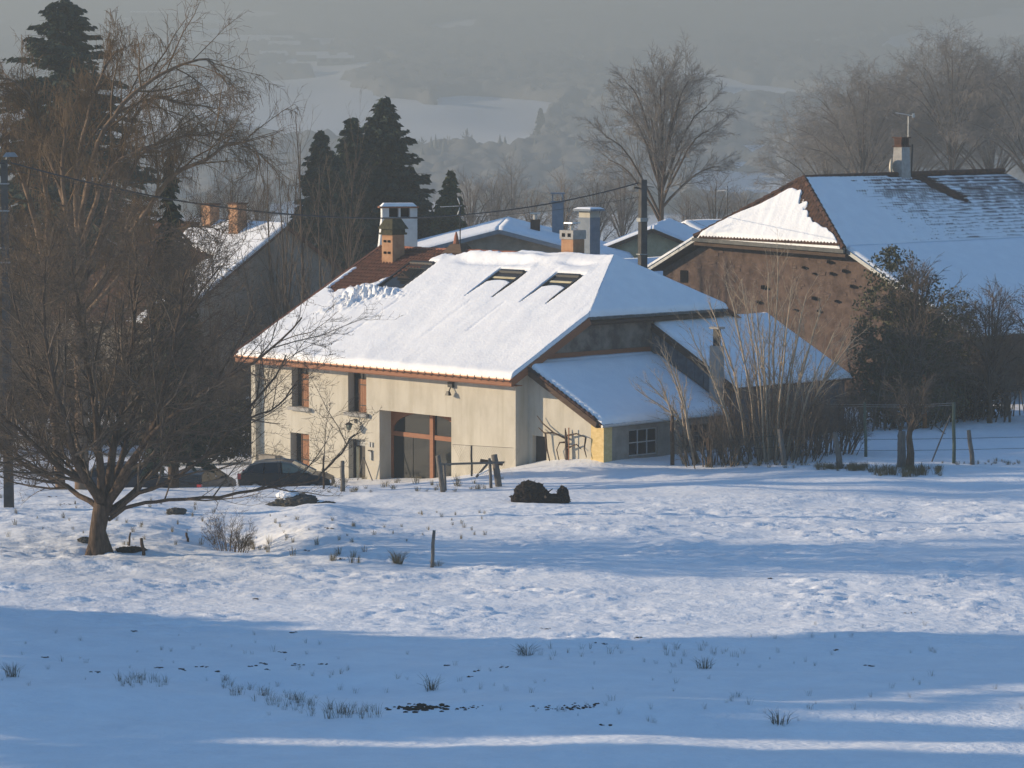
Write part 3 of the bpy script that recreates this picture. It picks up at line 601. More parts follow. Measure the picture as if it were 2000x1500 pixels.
# ridge saddle with its clay finial, carrying the aerial
q = MB(); q.frustum(-13.95, YR, ZR - 0.1, ZR + 0.38, 0.75, 0.5, 0.35, 0.25); q.build('ridge_saddle', 'dark_wood', roof)
q = MB(); q.tube([(-14.15, YR, ZR + 0.3), (-14.15, YR, ZR + 0.75), (-14.15, YR, ZR + 1.0)], [0.17, 0.10, 0.03], 8); q.build('finial', 'terracotta', roof)
def aerial(loc, h, name, label, yaw=0.0, k=1.0, mast_m='metal_dark'):
    t = empty(name, loc, yaw, label, 'aerial')
    MB().tube([(0, 0, 0), (0, 0, h)], 0.035 * k, 6).build('mast', mast_m, t)
    b = MB(); b.tube([(-1.0 * k, 0, h - 0.35), (0.1 * k, 0, h - 0.30)], 0.018, 5)
    b.build('boom', 'metal_light', t)
    for i in range(7):
        x = -1.0 * k + i * 0.13 * k; MB().tube([(x, -0.16, h - 0.35 + i * .006), (x, 0.16, h - 0.35 + i * .006)], 0.02, 4).build('element', 'metal_light', t)
    MB().tube([(-0.14, 0, h + 0.12), (0.02, 0, h - 0.30), (-0.14, 0, h - 0.78)], 0.03, 5).build('reflector', 'metal_light', t)
    return t
aerial(tuple(F1.w(-13.85, YR, ZR + 0.3)), 2.35, 'tv_aerial', 'thin television aerial on the farmhouse ridge behind the clay finial', 0.1)

# lean-to against the gable
L0 = 4.88; L1 = 2.47; LX = 5.0; LK = (L1 - L0) / LX
def zl(x): return L0 + LK * x
w = MB(); wall_front(w, 0.003, 4.15, -3, 2.5, [(0.28, 1.22, -1.5, 1.52, 0.35)], 0.83)
w.poly([(0.003, 0.83, 2.5), (4.15, 0.83, 2.5), (4.15, 0.83, zl(4.15) - 0.12), (0.003, 0.83, zl(0) - 0.12)]); w.build('lean_to_wall', 'render_cream', farm)
MB().box(0.30, 1.20, 1.05, 1.10, -1.5, 1.50).build('lean_to_door', 'door_dark', farm)
MB().box(4.16, 4.98, 0.80, 1.35, -2, zl(4.98) - 0.14).build('corner_pier', 'ochre_block', farm)
w = MB(); ops = [(2.5, 4.45, 0.75, 2.0, .25), (6.1, 8.0, 0.85, 1.95, .25)]; ys = sorted({1.35, 9.2, *[o[0] for o in ops], *[o[1] for o in ops]}); zs = sorted({-2.5, zl(5) - 0.13, .75, 2.0, .85, 1.95})
for i in range(len(ys) - 1):
    for j in range(len(zs) - 1):
        cy = (ys[i] + ys[i + 1]) / 2; cz = (zs[j] + zs[j + 1]) / 2
        if any(o[0] < cy < o[1] and o[2] < cz < o[3] for o in ops): continue
        w.poly([(4.95, ys[i], zs[j]), (4.95, ys[i + 1], zs[j]), (4.95, ys[i + 1], zs[j + 1]), (4.95, ys[i], zs[j + 1])])
for a, b, c, e, dd in ops:
    for pl in ([(4.95, a, c), (4.95, a, e), (4.7, a, e), (4.7, a, c)], [(4.95, b, c), (4.95, b, e), (4.7, b, e), (4.7, b, c)], [(4.95, a, e), (4.95, b, e), (4.7, b, e), (4.7, a, e)], [(4.95, a, c), (4.95, b, c), (4.7, b, c), (4.7, a, c)]): w.poly(pl)
w.build('side_wall', 'render_grey', farm)
for a, b, c, e, dd in ops:
    fr = MB(); n = 3; fr.box(4.80, 4.86, a, b, c, c + .06); fr.box(4.80, 4.86, a, b, e - .06, e); fr.box(4.80, 4.86, a, b, (c + e) / 2 - .025, (c + e) / 2 + .025)
    for i in range(n + 1): yy = a + (b - a - 0.06) * i / n; fr.box(4.797, 4.863, yy, yy + .06, c, e)
    fo = fr.build('side_window', 'metal_light' if a < 5 else 'grey_wood', farm)
    for i in range(n):
        for (zz0, zz1) in ((c + .06, (c + e) / 2 - .025), ((c + e) / 2 + .025, e - .06)):
            ya = a + (b - a - 0.06) * i / n + .06; yb = a + (b - a - 0.06) * (i + 1) / n; MB().box(4.82, 4.83, ya, yb, zz0, zz1).build('pane', 'glass_dark', fo)
lr = slab([(0.0, 0.45, zl(0)), (LX + .15, 0.45, zl(LX + .15)), (LX + .15, 9.19, zl(LX + .15)), (0.0, 9.19, zl(0))], 'tile_old', 'lean_to_roof', farm, 0.10)
MB().beam((0.15, 0.42, zl(0.15) - 0.16), (LX - 0.1, 0.42, zl(LX - .1) - 0.16), 0.10, 0.26).build('verge_board', 'dark_wood', farm)
q = MB(); q.poly([(0.05, 0.42, zl(0) - .30), (4.9, 0.42, zl(4.9) - .30), (4.9, 0.83, zl(4.9) - .30), (0.05, 0.83, zl(0) - .30)]); q.build('verge_soffit', 'dark_wood', farm)
tile_field('verge_tile_row', lr, (0.1, 0.30, zl(0.1) + 0.03), np.array([0, 1, 0]), np.array([1, 0, LK]) / sqrt(1 + LK * LK), 1, 16, 0.3, 0.33, 'tile_old', None, 0.05, 0.04)
MB().tube([(LX + .2, 0.45, zl(LX + .15) - .08), (LX + .2, 9.1, zl(LX + .15) - .04)], 0.07, 6).build('lean_to_gutter', 'metal_light', farm)
lrows = [((LX + .15 - (LX + .10) * t, 0.55, zl(LX + .15 - (LX + .10) * t) + .01), (LX + .15 - (LX + .10) * t, 9.17, zl(LX + .15 - (LX + .10) * t) + .01)) for t in np.linspace(0, 1, 60)]
snow_sheet('snow_cover', lr, lrows, 100, 0.21, lambda B: (1 + 0.3 * np.exp(-((B[..., 0] - .8) / .5) ** 2) - 0.4 * np.exp(-((B[..., 0] - 0.2) / .15) ** 2), 0.0 * B[..., 0]), 'LB', edge=0.35, seed=14)
MB().beam((0.03, 1.5, L0 + 0.27), (0.03, 9.1, L0 + 0.27), 0.06, 0.22).build('wall_plate_board', 'brown_wood', farm)
# second annex behind it: mono-pitch roof, blue-grey boarded end
KX = -0.507
def za(x): return 6.39 + KX * x
an = slab([(0.0, 9.2, za(0)), (5.55, 9.2, za(5.55)), (5.55, 17.85, za(5.55)), (0.0, 17.85, za(0))], 'tile_old', 'annex_roof', farm, 0.12)
arows = [((5.55 - 5.5 * t, 9.3, za(5.55 - 5.5 * t)), (5.55 - 5.5 * t, 17.83, za(5.55 - 5.5 * t))) for t in np.linspace(0, 1, 60)]
snow_sheet('snow_cover', an, arows, 90, 0.20, None, 'LRB', edge=0.35, seed=24)
MB().beam((0.1, 9.14, za(0.1) - 0.16), (5.5, 9.14, za(5.5) - 0.16), 0.10, 0.24).build('annex_verge_board', 'dark_wood', farm)
nb = 18
for i in range(nb):
    xa = 0.02 + i * 5.1 / nb; xb = xa + 5.1 / nb - 0.015
    MB().prism([(xa, -1.0), (xb, -1.0), (xb, za(xb) - 0.30), (xa, za(xa) - 0.30)], 1, 9.25 - 0.012 * (i % 2), 9.29).build('plank', 'blue_boards', farm)
w = MB(); w.poly([(5.15, 9.3, -3), (5.15, 17.7, -3), (5.15, 17.7, za(5.15) - .12), (5.15, 9.3, za(5.15) - .12)]); w.build('annex_wall', 'blue_boards', farm)
ph = MB(); ph.box(4.25, 4.85, 8.75, 9.13, 2.2, 5.55); pp = ph.build('annex_flue', 'concrete', farm)
MB().box(4.40, 4.70, 8.83, 9.05, 5.55, 6.35).build('flue_neck', 'metal_dark', pp); MB().box(4.25, 4.85, 8.7, 9.18, 6.35, 6.45).build('flue_cap', 'concrete', pp)
# vine trained on the lean-to wall
vine = empty('espalier_vine', tuple(F1.w(0, 0, 0)), -A46, 'leafless espalier vine trained against the sunny lean-to wall', 'vine')
yv = 0.62
v = MB(); v.tube([(2.85, yv, -0.6), (2.78, yv, 0.8), (2.72, yv, 1.62), (2.66, yv, 2.05)], [0.10, 0.085, 0.07, 0.02], 6); v.build('trunk', 'bark', vine, True)
v = MB()
for pts in ([(2.75, yv, 1.55), (1.9, yv, 1.78), (1.2, yv, 2.15), (0.85, yv - .05, 2.5)], [(1.9, yv, 1.78), (1.3, yv, 1.72), (0.9, yv, 1.95)], [(2.74, yv, 1.7), (3.4, yv, 1.85), (4.0, yv, 1.72)], [(2.74, yv, 1.1), (3.4, yv, 1.35), (3.7, yv, 1.15)], [(2.74, yv, 1.4), (2.3, yv, 1.35), (2.1, yv, 1.0), (2.3, yv, 0.4)], [(1.35, yv, 1.75), (1.45, yv, 1.0), (1.65, yv, 0.4), (1.7, yv, -.3)], [(4.0, yv, 1.72), (3.9, yv, 1.2), (4.05, yv, 0.8)]):
    v.tube(pts, np.linspace(0.05, 0.02, len(pts)), 5)
v.build('arms', 'bark', vine, True)
MB().tube([(2.98, yv - .08, -0.6), (2.98, yv - .08, 2.1)], 0.03, 5).build('stake', 'brown_wood', vine)
prop = empty('wooden_prop', tuple(F1.w(-10.2, -0.55, 0)), -A46, 'two thin sticks leaned together beside the house door', 'garden stake')
MB().tube([(-0.55, 0, -1.8), (0, 0, -0.25)], 0.03, 5).build('stick', 'grey_wood', prop); MB().tube([(0.6, 0.1, -1.4), (0, 0.05, -0.25)], 0.03, 5).build('stick', 'grey_wood', prop)
# ------------------------------------------------------------------ the stone barn to the right
F2 = Frame(P(1365, 462, 175), A46)
barn = empty('stone_barn', tuple(F2.o), -A46, 'big brown rubble-walled barn with half-hipped snowy roof behind the farmhouse', 'barn')
BW = 10.76; BC = BW / 2; BA = 2.82; BZ = 3.35; BL = 21.3
w = MB(); prof = [(-3.3, -12), (BW + 3.3, -12), (BW + 3.3, -2.1), (BW - 0.2, -0.55), (0.2, -0.35), (-3.3, -2.0)]
w.poly([(x, 0.55, z) for x, z in prof]); w.poly([(x, BL + 2.2, z) for x, z in reversed(prof)])
w.poly([(-3.3, 0.55, -12), (-3.3, BL + 2.2, -12), (-3.3, BL + 2.2, -2.0), (-3.3, 0.55, -2.0)]); w.poly([(BW + 3.3, 0.55, -12), (BW + 3.3, 0.55, -2.1), (BW + 3.3, BL + 2.2, -2.1), (BW + 3.3, BL + 2.2, -12)])
bwall = w.build('wall', 'rubble_brown', barn)
rs = random.Random(8)
holes = [(9.35, -1.16, .9), (7.51, -1.53, .7), (8.25, -1.84, .5), (9.54, -1.8, .8), (10.44, -1.62, .9), (11.0, -2.44, .9), (4.6, -2.75, 1.1), (4.2, -3.6, .8), (8.28, -3.2, .9), (8.6, -3.9, .6), (9.9, -3.3, .7), (6.9, -3.9, .5)]
sm = None
for i, (x, z, s) in enumerate(holes):
    q = MB(); a = 0.12 * s; b = 0.30 * s
    q.prism([(-b, a * .6), (-b * .7, -a * .5), (b * .1, -a * .9), (b, -a * 1.0), (b * 1.15, -a * .1), (b * .5, a * .5), (-b * .3, a)], 1, -.02, 0)
    o = q.build('wall_hole' if i % 3 else 'wall_hole', 'black_void', bwall); o.location = (x, 0.545, z)
    q = MB(); q.hexa([(-b * 1.1, -0.22, -a * .5), (-b * .6, -0.22, -a * .5), (-b * .6, 0, -a * .6), (-b * 1.1, 0, -a * .6), (-b * 1.1, -0.20, a), (-b * .6, -0.18, a), (-b * .6, 0, a), (-b * 1.1, 0, a)])
    o = q.build('stone', 'stone_piece', bwall); o.location = (x, 0.545, z)
# coarse rubble standing proud of the wall face, each stone its own piece
tm = []
for k in range(6):
    q = MB(); r_ = random.Random(k); j = lambda s: r_.uniform(-s, s)
    q.hexa([(-.15 + j(.05), -.035, -.08 + j(.03)), (.15 + j(.05), -.035, -.08 + j(.03)), (.24, .03, -.15), (-.24, .03, -.15), (-.14 + j(.05), -.04, .07 + j(.03)), (.14 + j(.05), -.03, .07 + j(.03)), (.24, .03, .15), (-.24, .03, .15)])
    o = q.build('stone', 'stone_piece', bwall); tm.append(o.data); o.location = (0.4 + k * 2.1, 0.55, -1.5 - 0.3 * (k % 3))
for i in range(120):
    x = rs.uniform(-2.9, BW + 3.0); z = rs.uniform(-6.2, -0.8)
    if z > -0.8 - max(0, -x) * 0.45 - max(0, x - BW) * 0.5: continue
    o = link('stone', tm[i % 6], bwall); o.location = (x, 0.55 + rs.uniform(0, 0.03), z); s = rs.uniform(0.6, 1.15); o.scale = (s * rs.uniform(.8, 1.3), 1, s)
MB().box(-1.9, -1.35, 0.50, 0.56, -2.7, -2.0).build('slit_window', 'black_void', bwall)
# roof: hip in front, long right slope with a flared foot
zs = 0.0
hip = [(-0.15, -0.25, -0.05), (BW + 0.15, -0.25, -0.38), (BC, BA, BZ)]
broof = slab([(-0.15, -0.25, -0.05), (BC, BA, BZ), (BC, BL, BZ + .1), (-0.15, BL + 3, -0.05)], 'tile_old', 'left_roof', barn)
slab([(-4.0, -0.05, -1.98), (-0.15, -0.05, -0.05), (-0.15, BL + 3, -0.05), (-4.0, BL + 3, -1.98)], 'tile_old', 'left_flare', barn)
bhip = slab(hip, 'tile_old', 'hip_roof', barn)
RK = (BZ + 0.38) / (BW + 0.15 - BC)
bright = slab([(BW + .15, -0.25, -0.38), (BW + .15, BL + 3.0, -0.30), (BC, BL, BZ + 0.1), (BC, BA, BZ)], 'tile_old', 'right_roof', barn)
bfl = slab([(BW + .15, -0.05, -0.385), (19.5, -0.05, -4.75), (19.5, BL + 3, -4.7), (BW + .15, BL + 3, -0.305)], 'tile_old', 'right_flare', barn)
MB().beam((-0.2, -0.30, -0.16), (BW + 0.2, -0.30, -0.50), 0.14, 0.20).build('hip_gutter', 'corrugated', barn)
MB().beam((-0.2, 0.15, -0.40), (BW + 0.2, 0.15, -0.74), 0.7, 0.18).build('eave_beam', 'dark_wood', barn)
MB().beam((-4.0, -0.08, -2.06), (-0.2, -0.08, -0.16), 0.08, 0.2).build('verge_board', 'metal_grey', barn)
MB().beam((BW + .2, -0.08, -0.50), (19.5, -0.08, -4.86), 0.08, 0.2).build('verge_board', 'metal_grey', barn)
MB().beam((-4.0, -0.0, -1.88), (-0.2, -0.0, 0.0), 0.35, 0.12).build('verge_snow', 'snow', barn)
# bare tiles along hip and ridge
hx = np.array([1.0, 0, -0.03]); hy = np.array([BC - BC, BA + 0.25, BZ + 0.2]); 
def on_hip(x, t): return np.array([x, -0.25 + t * (BA + .25), -0.05 - 0.33 * x / BW + t * (BZ + 0.05 + 0.33 * x / BW)])
tile_field('hip_tiles', bhip, on_hip(0.0, 0.0) + np.array([0, 0, .01]), (1, 0, -0.012), np.array([0, BA + .25, BZ + .2]) / np.linalg.norm([BA + .25, BZ + .2]), 46, 14, 0.235, 0.325, 'tile_old',
           lambda p: (lambda t: t * BC + 0.1 < p[0] < BW - t * BC - 0.1)((p[1] + .25) / (BA + .25)), 0.05, 0.04)
rn = np.array([-(BW + .15 - BC), 0, BZ + .38]); rn = rn / np.linalg.norm(rn)
def rmask(p):
    t = (BW + .15 - p[0]) / (BW + .15 - BC); return p[1] > -0.25 + t * (BA + .25) + 0.1 and p[1] < BL + 3 - 3 * t and (t > 0.35 or p[1] > 4)
tile_field('right_tiles', bright, (BW + .15, -0.25, -0.35), (0, 1, 0.004), rn, 100, 20, 0.235, 0.325, 'tile_old', rmask, 0.06, 0.03)
rt = MB()
for i in range(44):
    y = BA + i * 0.42; rt.tube([(BC, y, BZ + .02 + .004 * i), (BC, y + .44, BZ + .05 + .004 * i)], [0.17, 0.14], 7)
for i in range(14):
    t0 = i / 14; t1 = (i + 1.1) / 14
    for xx in (BW + .15, -0.15):
        a = Vector((xx, -.25, -.38 if xx > 0 else -.05)); b = Vector((BC, BA, BZ)); rt.tube([a.lerp(b, t0) + Vector((0, 0, .06)), a.lerp(b, min(1, t1)) + Vector((0, 0, .03))], [0.16, 0.13], 7)
tag(rt.build('ridge_tiles', 'tile_old', bright), kind='stuff')
# snow on the hip, leaving a ragged band of bare tiles beside the right hip line and under the apex
hr = []
for t in np.linspace(0, 0.93, 70):
    hr.append((on_hip(t * BC - 0.12 * (1 - t) + 0.1, t), on_hip(BW - t * BC - 0.1, t)))
def hh(B):
    x = B[..., 0]; t = (B[..., 1] + .25) / (BA + .25)
    right = (BW - t * BC) - x; lft = x - t * BC
    width = 1.15 * sstep(0.12, 0.35, t) * (1 - 0.3 * t) + 0.5 * perlin(x / 0.5, t * 9, 71) * sstep(0.1, 0.3, t)
    f = sstep(-0.05, 0.35, right - width) * sstep(0.86, 0.72, t + 0.06 * perlin(x / .5, t * 5, 72)) * sstep(0.0, 0.35, lft - 0.55 * sstep(.25, .6, t))
    return f, -0.10 * (1 - sstep(0, .3, f)) + 0.05 * f + 0.02 * perlin(x / 0.35 + t * 2, t * 3, 73)
snow_sheet('snow_cover', bhip, hr, 170, 0.27, hh, 'B', seed=31, edge=0.12)
rr = []
for t in np.linspace(0, 0.985, 110):
    x = BW + .15 - t * (BW + .15 - BC); z = -0.37 + t * (BZ + .38)
    rr.append(((x, -0.25 + t * (BA + .25), z + 0.02), (x, BL + 3 - 3 * t, z + 0.08)))
def hr2(B):
    x = B[..., 0]; y = B[..., 1]; t = (BW + .15 - x) / (BW + .15 - BC); s = t * 6.5 / 0.325
    lip = (1 - np.abs((s % 1.0) - 0.12) / 0.30).clip(0, 1); row = np.floor(s)
    dens = sstep(4.5, 9.5, y + 1.2 * perlin(y / 2, row * .7, 74)) * (0.36 + 0.36 * sstep(0.1, 0.8, t))
    n = 1.6 * perlin(y / 0.6, row * 3.7, 75) + 0.9 * perlin(y / 0.22, row * 2.1, 76)
    hole = lip * sstep(0.62, 0.25, 0.75 - 0.75 * dens - 0.35 * n + 0.12)
    patch = np.exp(-(((y - 12.6 - (1 - t) * 4.5) / 0.85) ** 2)) * sstep(0.45, 0.7, t) * (1 - 0.75 * np.exp(-(((y - 11.9 - (1 - t) * 3) / 0.5) ** 2)) * sstep(0.93, 0.85, t))
    patch = np.maximum(patch, 1.0 * sstep(0.93, 0.985, t) * (y > 10)); patch = patch + 0.25 * perlin(y / 0.4, s * 0.6, 77) * (patch > 0.2)
    hole = np.maximum(hole * (0.6 + 0.4 * dens) * (dens > 0.1), sstep(0.35, 0.7, patch))
    f = 1 - hole; return f * (0.85 - 0.35 * dens), -0.08 * hole + 0.012 * perlin(y / .8, s * .4, 78)
snow_sheet('snow_cover', bright, rr, 330, 0.16, hr2, 'B', seed=33)
fr = [((19.5 - t * (19.35 - BW), -0.02, -4.73 + t * 4.36), (19.5 - t * (19.35 - BW), BL + 3, -4.68 + t * 4.38)) for t in np.linspace(0, 1, 50)]
snow_sheet('snow_cover', bfl, fr, 150, 0.19, None, 'LB', seed=35)
bc = empty('chimney', (BC, 11.5, 0)); bc.parent = bright
q = MB(); q.frustum(0, 0, 2.6, 5.05, 0.40, 0.44, 0.30, 0.36); q.build('stack', 'concrete', bc)
MB().box(-0.36, 0.36, -0.42, 0.42, 5.05, 5.13).build('cap_slab', 'tile_old', bc)
for dy in (-0.30, 0.0, 0.30): MB().box(-0.26, 0.26, dy - 0.06, dy + 0.06, 5.13, 5.55).build('cap_post', 'tile_old', bc)
MB().box(-0.36, 0.36, -0.42, 0.42, 5.55, 5.62).build('cap_top', 'tile_old', bc)
MB().tube([(0.3, .55, 3.2), (0.3, .62, 5.2)], 0.05, 6).build('flue', 'metal_dark', bc)
t = empty('satellite_dish', tuple(F2.w(BC - 0.15, 10.75, BZ + 0.3)), radians(75), 'cream satellite dish on the barn ridge left of its chimney', 'satellite dish')
dm = MB(); rings = 6; seg = 16; dm.v.append((0, 0.10, 0.3))
for i in range(1, rings + 1):
    for k in range(seg): a = 2 * pi * k / seg; rr_ = 0.42 * i / rings; dm.v.append((rr_ * cos(a), 0.10 - 0.10 * (i / rings) ** 2, 0.3 + 1.12 * rr_ * sin(a)))
for k in range(seg): dm.f.append((0, 1 + k, 1 + (k + 1) % seg))
for i in range(rings - 1):
    for k in range(seg): dm.f.append((1 + i * seg + k, 1 + (i + 1) * seg + k, 1 + (i + 1) * seg + (k + 1) % seg, 1 + i * seg + (k + 1) % seg))
dm.build('dish', 'dish_white', t, True); MB().tube([(0, .08, -0.4), (0, .12, 0.3)], 0.03, 5).build('stand', 'metal_grey', t); MB().tube([(0, .08, -.1), (0, -.3, 0.15)], 0.015, 4).build('feed_arm', 'metal_grey', t)
t = empty('tv_aerial', tuple(F2.w(BC, 12.1, BZ - 0.2)), -0.3, 'pale television aerial on a tall mast rising from the barn ridge', 'aerial')
MB().tube([(0, 0, 0), (0, 0, 3.75)], 0.035, 6).build('mast', 'metal_grey', t)
b = MB(); b.tube([(-0.75, 0, 3.88), (0.4, 0, 3.68)], 0.03, 5); b.build('boom', 'metal_light', t)
for i in range(8):
    x = -0.7 + i * 0.13; MB().tube([(x, -0.2, 3.87 - i * 0.023), (x, 0.2, 3.87 - i * 0.023)], 0.02, 4).build('element', 'metal_light', t)
MB().beam((0.28, -0.3, 3.72), (0.28, 0.3, 3.72), 0.05, 0.24).build('reflector', 'metal_light', t)

# ------------------------------------------------------------------ simple gabled houses of the village, gable end at local y = 0
def gable_house(loc, rz, hw, dl, hw_z, rise, label, name='village_house', wall='render_cream', wallb=-9, over=0.5, snow=0.22, roofm='tile_old', front_wins=(), bare=None, cat='house', skew=0.0, soft='dark_wood'):
    t = empty(name, loc, rz, label, cat)
    q = MB(); q.poly([(-hw, 0, wallb), (hw, 0, wallb), (hw, 0, hw_z), (0, 0, hw_z + rise), (-hw, 0, hw_z)]); q.poly([(-hw, dl, wallb), (-hw, dl, hw_z), (0, dl, hw_z + rise), (hw, dl, hw_z), (hw, dl, wallb)])
    q.poly([(-hw, 0, wallb), (-hw, 0, hw_z), (-hw, dl, hw_z), (-hw, dl, wallb)]); q.poly([(hw, 0, wallb), (hw, dl, wallb), (hw, dl, hw_z), (hw, 0, hw_z)]); q.build('wall', wall, t)
    k = rise / hw; e = hw + over; ze = hw_z - over * k
    for sg in (-1, 1):
        rf = slab([(sg * e, -over, ze + .02), (sg * 0.002, -over, hw_z + rise + .02), (sg * 0.002, dl + over, hw_z + rise + .02), (sg * e, dl + over, ze + .02)], roofm, 'roof', t, 0.14)
        MB().beam((sg * e, -over - 0.03, ze - .08), (sg * 0.01, -over - 0.03, hw_z + rise - .08), 0.05, 0.24).build('barge_board', soft, t)
        if snow: 
            rws = [((sg * e * (1 - u) + sg * .001, -over, ze + (hw_z + rise - ze) * u + .03), (sg * e * (1 - u) + sg * .001, dl + over, ze + (hw_z + rise - ze) * u + .03)) for u in np.linspace(0, 1, 30)]
            snow_sheet('snow_cover', rf, rws, 60, snow, bare, 'LRB', seed=int(abs(loc[0]) * 7) % 50, edge=0.3)
    for (wx, wz, ww, wh) in front_wins:
        f = MB().box(wx - ww / 2, wx + ww / 2, -0.05, 0.0 - .002, wz, wz + wh).build('window', 'render_white', t); MB().box(wx - ww / 2 + .08, wx + ww / 2 - .08, -0.06, -.052, wz + .08, wz + wh - .08).build('pane', 'glass_dark', f)
    return t, k, ze
def stack(par, x, y, z0, z1, a, b, m, capm='concrete', kind=0, name='chimney'):
    c = empty(name, (x, y, 0)); c.parent = par
    MB().box(-a, a, -b, b, z0, z1).build('stack', m, c)
    if kind == 0: MB().box(-a - .07, a + .07, -b - .07, b + .07, z1, z1 + .1).build('cap_slab', capm, c)
    if kind == 1:
        MB().box(-a - .1, a + .1, -b - .1, b + .1, z1, z1 + .08).build('cap_slab', capm, c)
        for sx in (-1, 1): MB().box(sx * a - (.07 if sx > 0 else 0), sx * a + (0.07 if sx < 0 else 0), -b, b, z1 + .08, z1 + .52).build('cap_post', capm, c)
        MB().box(-a - .1, a + .1, -b - .1, b + .1, z1 + .52, z1 + .62).build('cap_top', capm, c)
    if kind == 2:
        MB().box(-a + .04, a - .04, -b + .04, b - .04, z1, z1 + .38).build('vent_band', 'render_cream', c)
        MB().box(-a - .22, a + .22, -b - .2, b + .2, z1 + .38, z1 + .50).build('cap_slab', capm, c)
        MB().frustum(0, 0, z1 + .50, z1 + .60, a + .2, b + .18, a + .02, b).build('snow_cap', 'snow', c)
    if kind == 3:
        MB().tube([(0, 0, z1), (0, 0, z1 + .35)], 0.12, 8).build('flue', 'metal_light', c); MB().box(-.33, .33, -.3, .3, z1 + .36, z1 + .42).build('cowl', 'metal_light', c)
    return c
# the grey gabled house with the snowy right slope
o = P(975, 449, 185); zt = o[2]
g1, k, ze = gable_house((o[0], o[1], zt), -0.03, 7.6, 17.0, -1.95, 1.95, 'low grey-walled house with blue-white snowy gable roof behind the farmhouse ridge', wall='render_grey', wallb=-12, over=0.6, soft='slate_blue')
c = P(1036, 445, 192); stack(g1, 2.0, 7.5, -1.5, 0.38, .3, .3, 'tile_old', kind=3)
c = stack(g1, 3.35, 11.5, -2.0, 1.35, .36, .36, 'slate_blue', 'slate_blue', 1)
# tall blue-grey chimney standing on the low house behind
o2 = P(1136, 560, 180)
g2, k, ze = gable_house((o2[0], o2[1], o2[2] + 0.3), -A46, 3.0, 7.0, -0.2, 1.2, 'low house with corrugated roof glimpsed at the end of the farmhouse ridge', wall='render_grey', wallb=-9, roofm='slate_blue')
stack(g2, 0.0, 0.6, 1.0, 3.75, .50, .42, 'slate_blue', 'slate_blue', 2)
# white tapered chimney with two dark openings, on its house behind
o3 = P(778, 480, 168)
g3, k, ze = gable_house((o3[0], o3[1], o3[2] - 2.6), 0.15, 3.0, 6.0, -0.9, 1.5, 'white-walled house behind the farmhouse with one large tapered white chimney', wall='render_white', wallb=-9)
c = empty('chimney', (0, 0.0, 0.32)); c.parent = g3
q = MB(); B0, T0 = 2.0, 4.35
q.hexa([(-1.35, -.45, -.2), (1.0, -.45, -.2), (1.0, .45, -.2), (-1.35, .45, -.2), (-.92, -.42, 3.85), (1.0, -.42, 3.85), (1.0, .42, 3.85), (-.92, .42, 3.85)]); q.build('stack', 'render_white', c)
for a, b in ((-.92, -.55), (-.02, .08), (.60, 1.0)): MB().box(a, b, -.42, .42, 3.853, 4.35).build('cap_post', 'render_white', c)
MB().box(-.55, .60, 0.20, .30, 3.853, 4.35).build('flue_liner', 'black_void', c)
MB().box(-1.08, 1.08, -.5, .5, 4.353, 4.44).build('cap_slab', 'brown_wood', c)
MB().frustum(0, 0, 4.44, 4.62, .98, .46, .80, .36).build('snow_cap', 'snow', c)
mm = MB()
for i in range(6): mm.box(-1.3, 1.02, -.456, -.451, 1.5 + i * .4, 1.515 + i * .4)
# cream gabled house behind the right pole, and snowy roof behind that
o4 = P(1275, 447, 195)
g4, k, ze = gable_house((o4[0], o4[1], o4[2]), -0.12, 3.6, 14.0, -1.45, 1.45, 'small cream gabled house behind the right power pole', wall='render_ochre', wallb=-12, over=0.5)
o5 = P(1345, 436, 225)
g5, k, ze = gable_house((o5[0], o5[1], o5[2]), -0.9, 4.5, 9.0, -1.7, 1.7, 'lumpy snow-covered roof just behind the small cream gabled house', wall='render_grey', wallb=-12)
aerial(tuple(g5.location + Vector((2.9, 1, -1.3))), 4.0, 'tv_aerial', 'grey television aerial between the big bare tree and the barn roof', 0.6, 0.9)
aerial(tuple(Vector(P(1100, 440, 200))), 1.9, 'tv_aerial', 'faint television aerial left of the tall blue-grey chimney', 0.4, 0.7)
# house behind the trees on the left: sunlit snowy slope, two ochre chimneys
F6 = Frame(P(556, 440, 182), A46)
g6 = empty('village_house', tuple(F6.o), -A46, 'house among the left trees with sunlit patchy snow roof and ochre chimneys', 'house')
def z6(y): return 0.62 * y            # y runs back from the ridge: negative in front
sl = slab([(-12, -9.0, z6(-9)), (0.3, -9.0, z6(-9)), (0.3, 0, 0), (-12, 0, 0)], 'tile_old', 'roof', g6)
slab([(-12, 0.003, 0), (0.3, 0.003, 0), (0.3, 8, -5), (-12, 8, -5)], 'tile', 'back_roof', g6)
q = MB(); q.poly([(0, -8.6, -10), (0, 8, -10), (0, 8, -5.2), (0, 0, -0.16), (0, -8.6, z6(-8.6) - .15)]); q.poly([(0, -8.4, -10), (0, -8.4, z6(-8.4) - .2), (-11.7, -8.4, z6(-8.4) - .2), (-11.7, -8.4, -10)]); q.build('wall', 'render_grey', g6)
tile_field('roof_tiles', sl, (-12, -9, z6(-9) + .02), (1, 0, 0), np.array([0, 1, .62]) / sqrt(1 + .62 ** 2), 50, 31, 0.245, 0.335, 'tile_old', None, 0.05, 0.04)
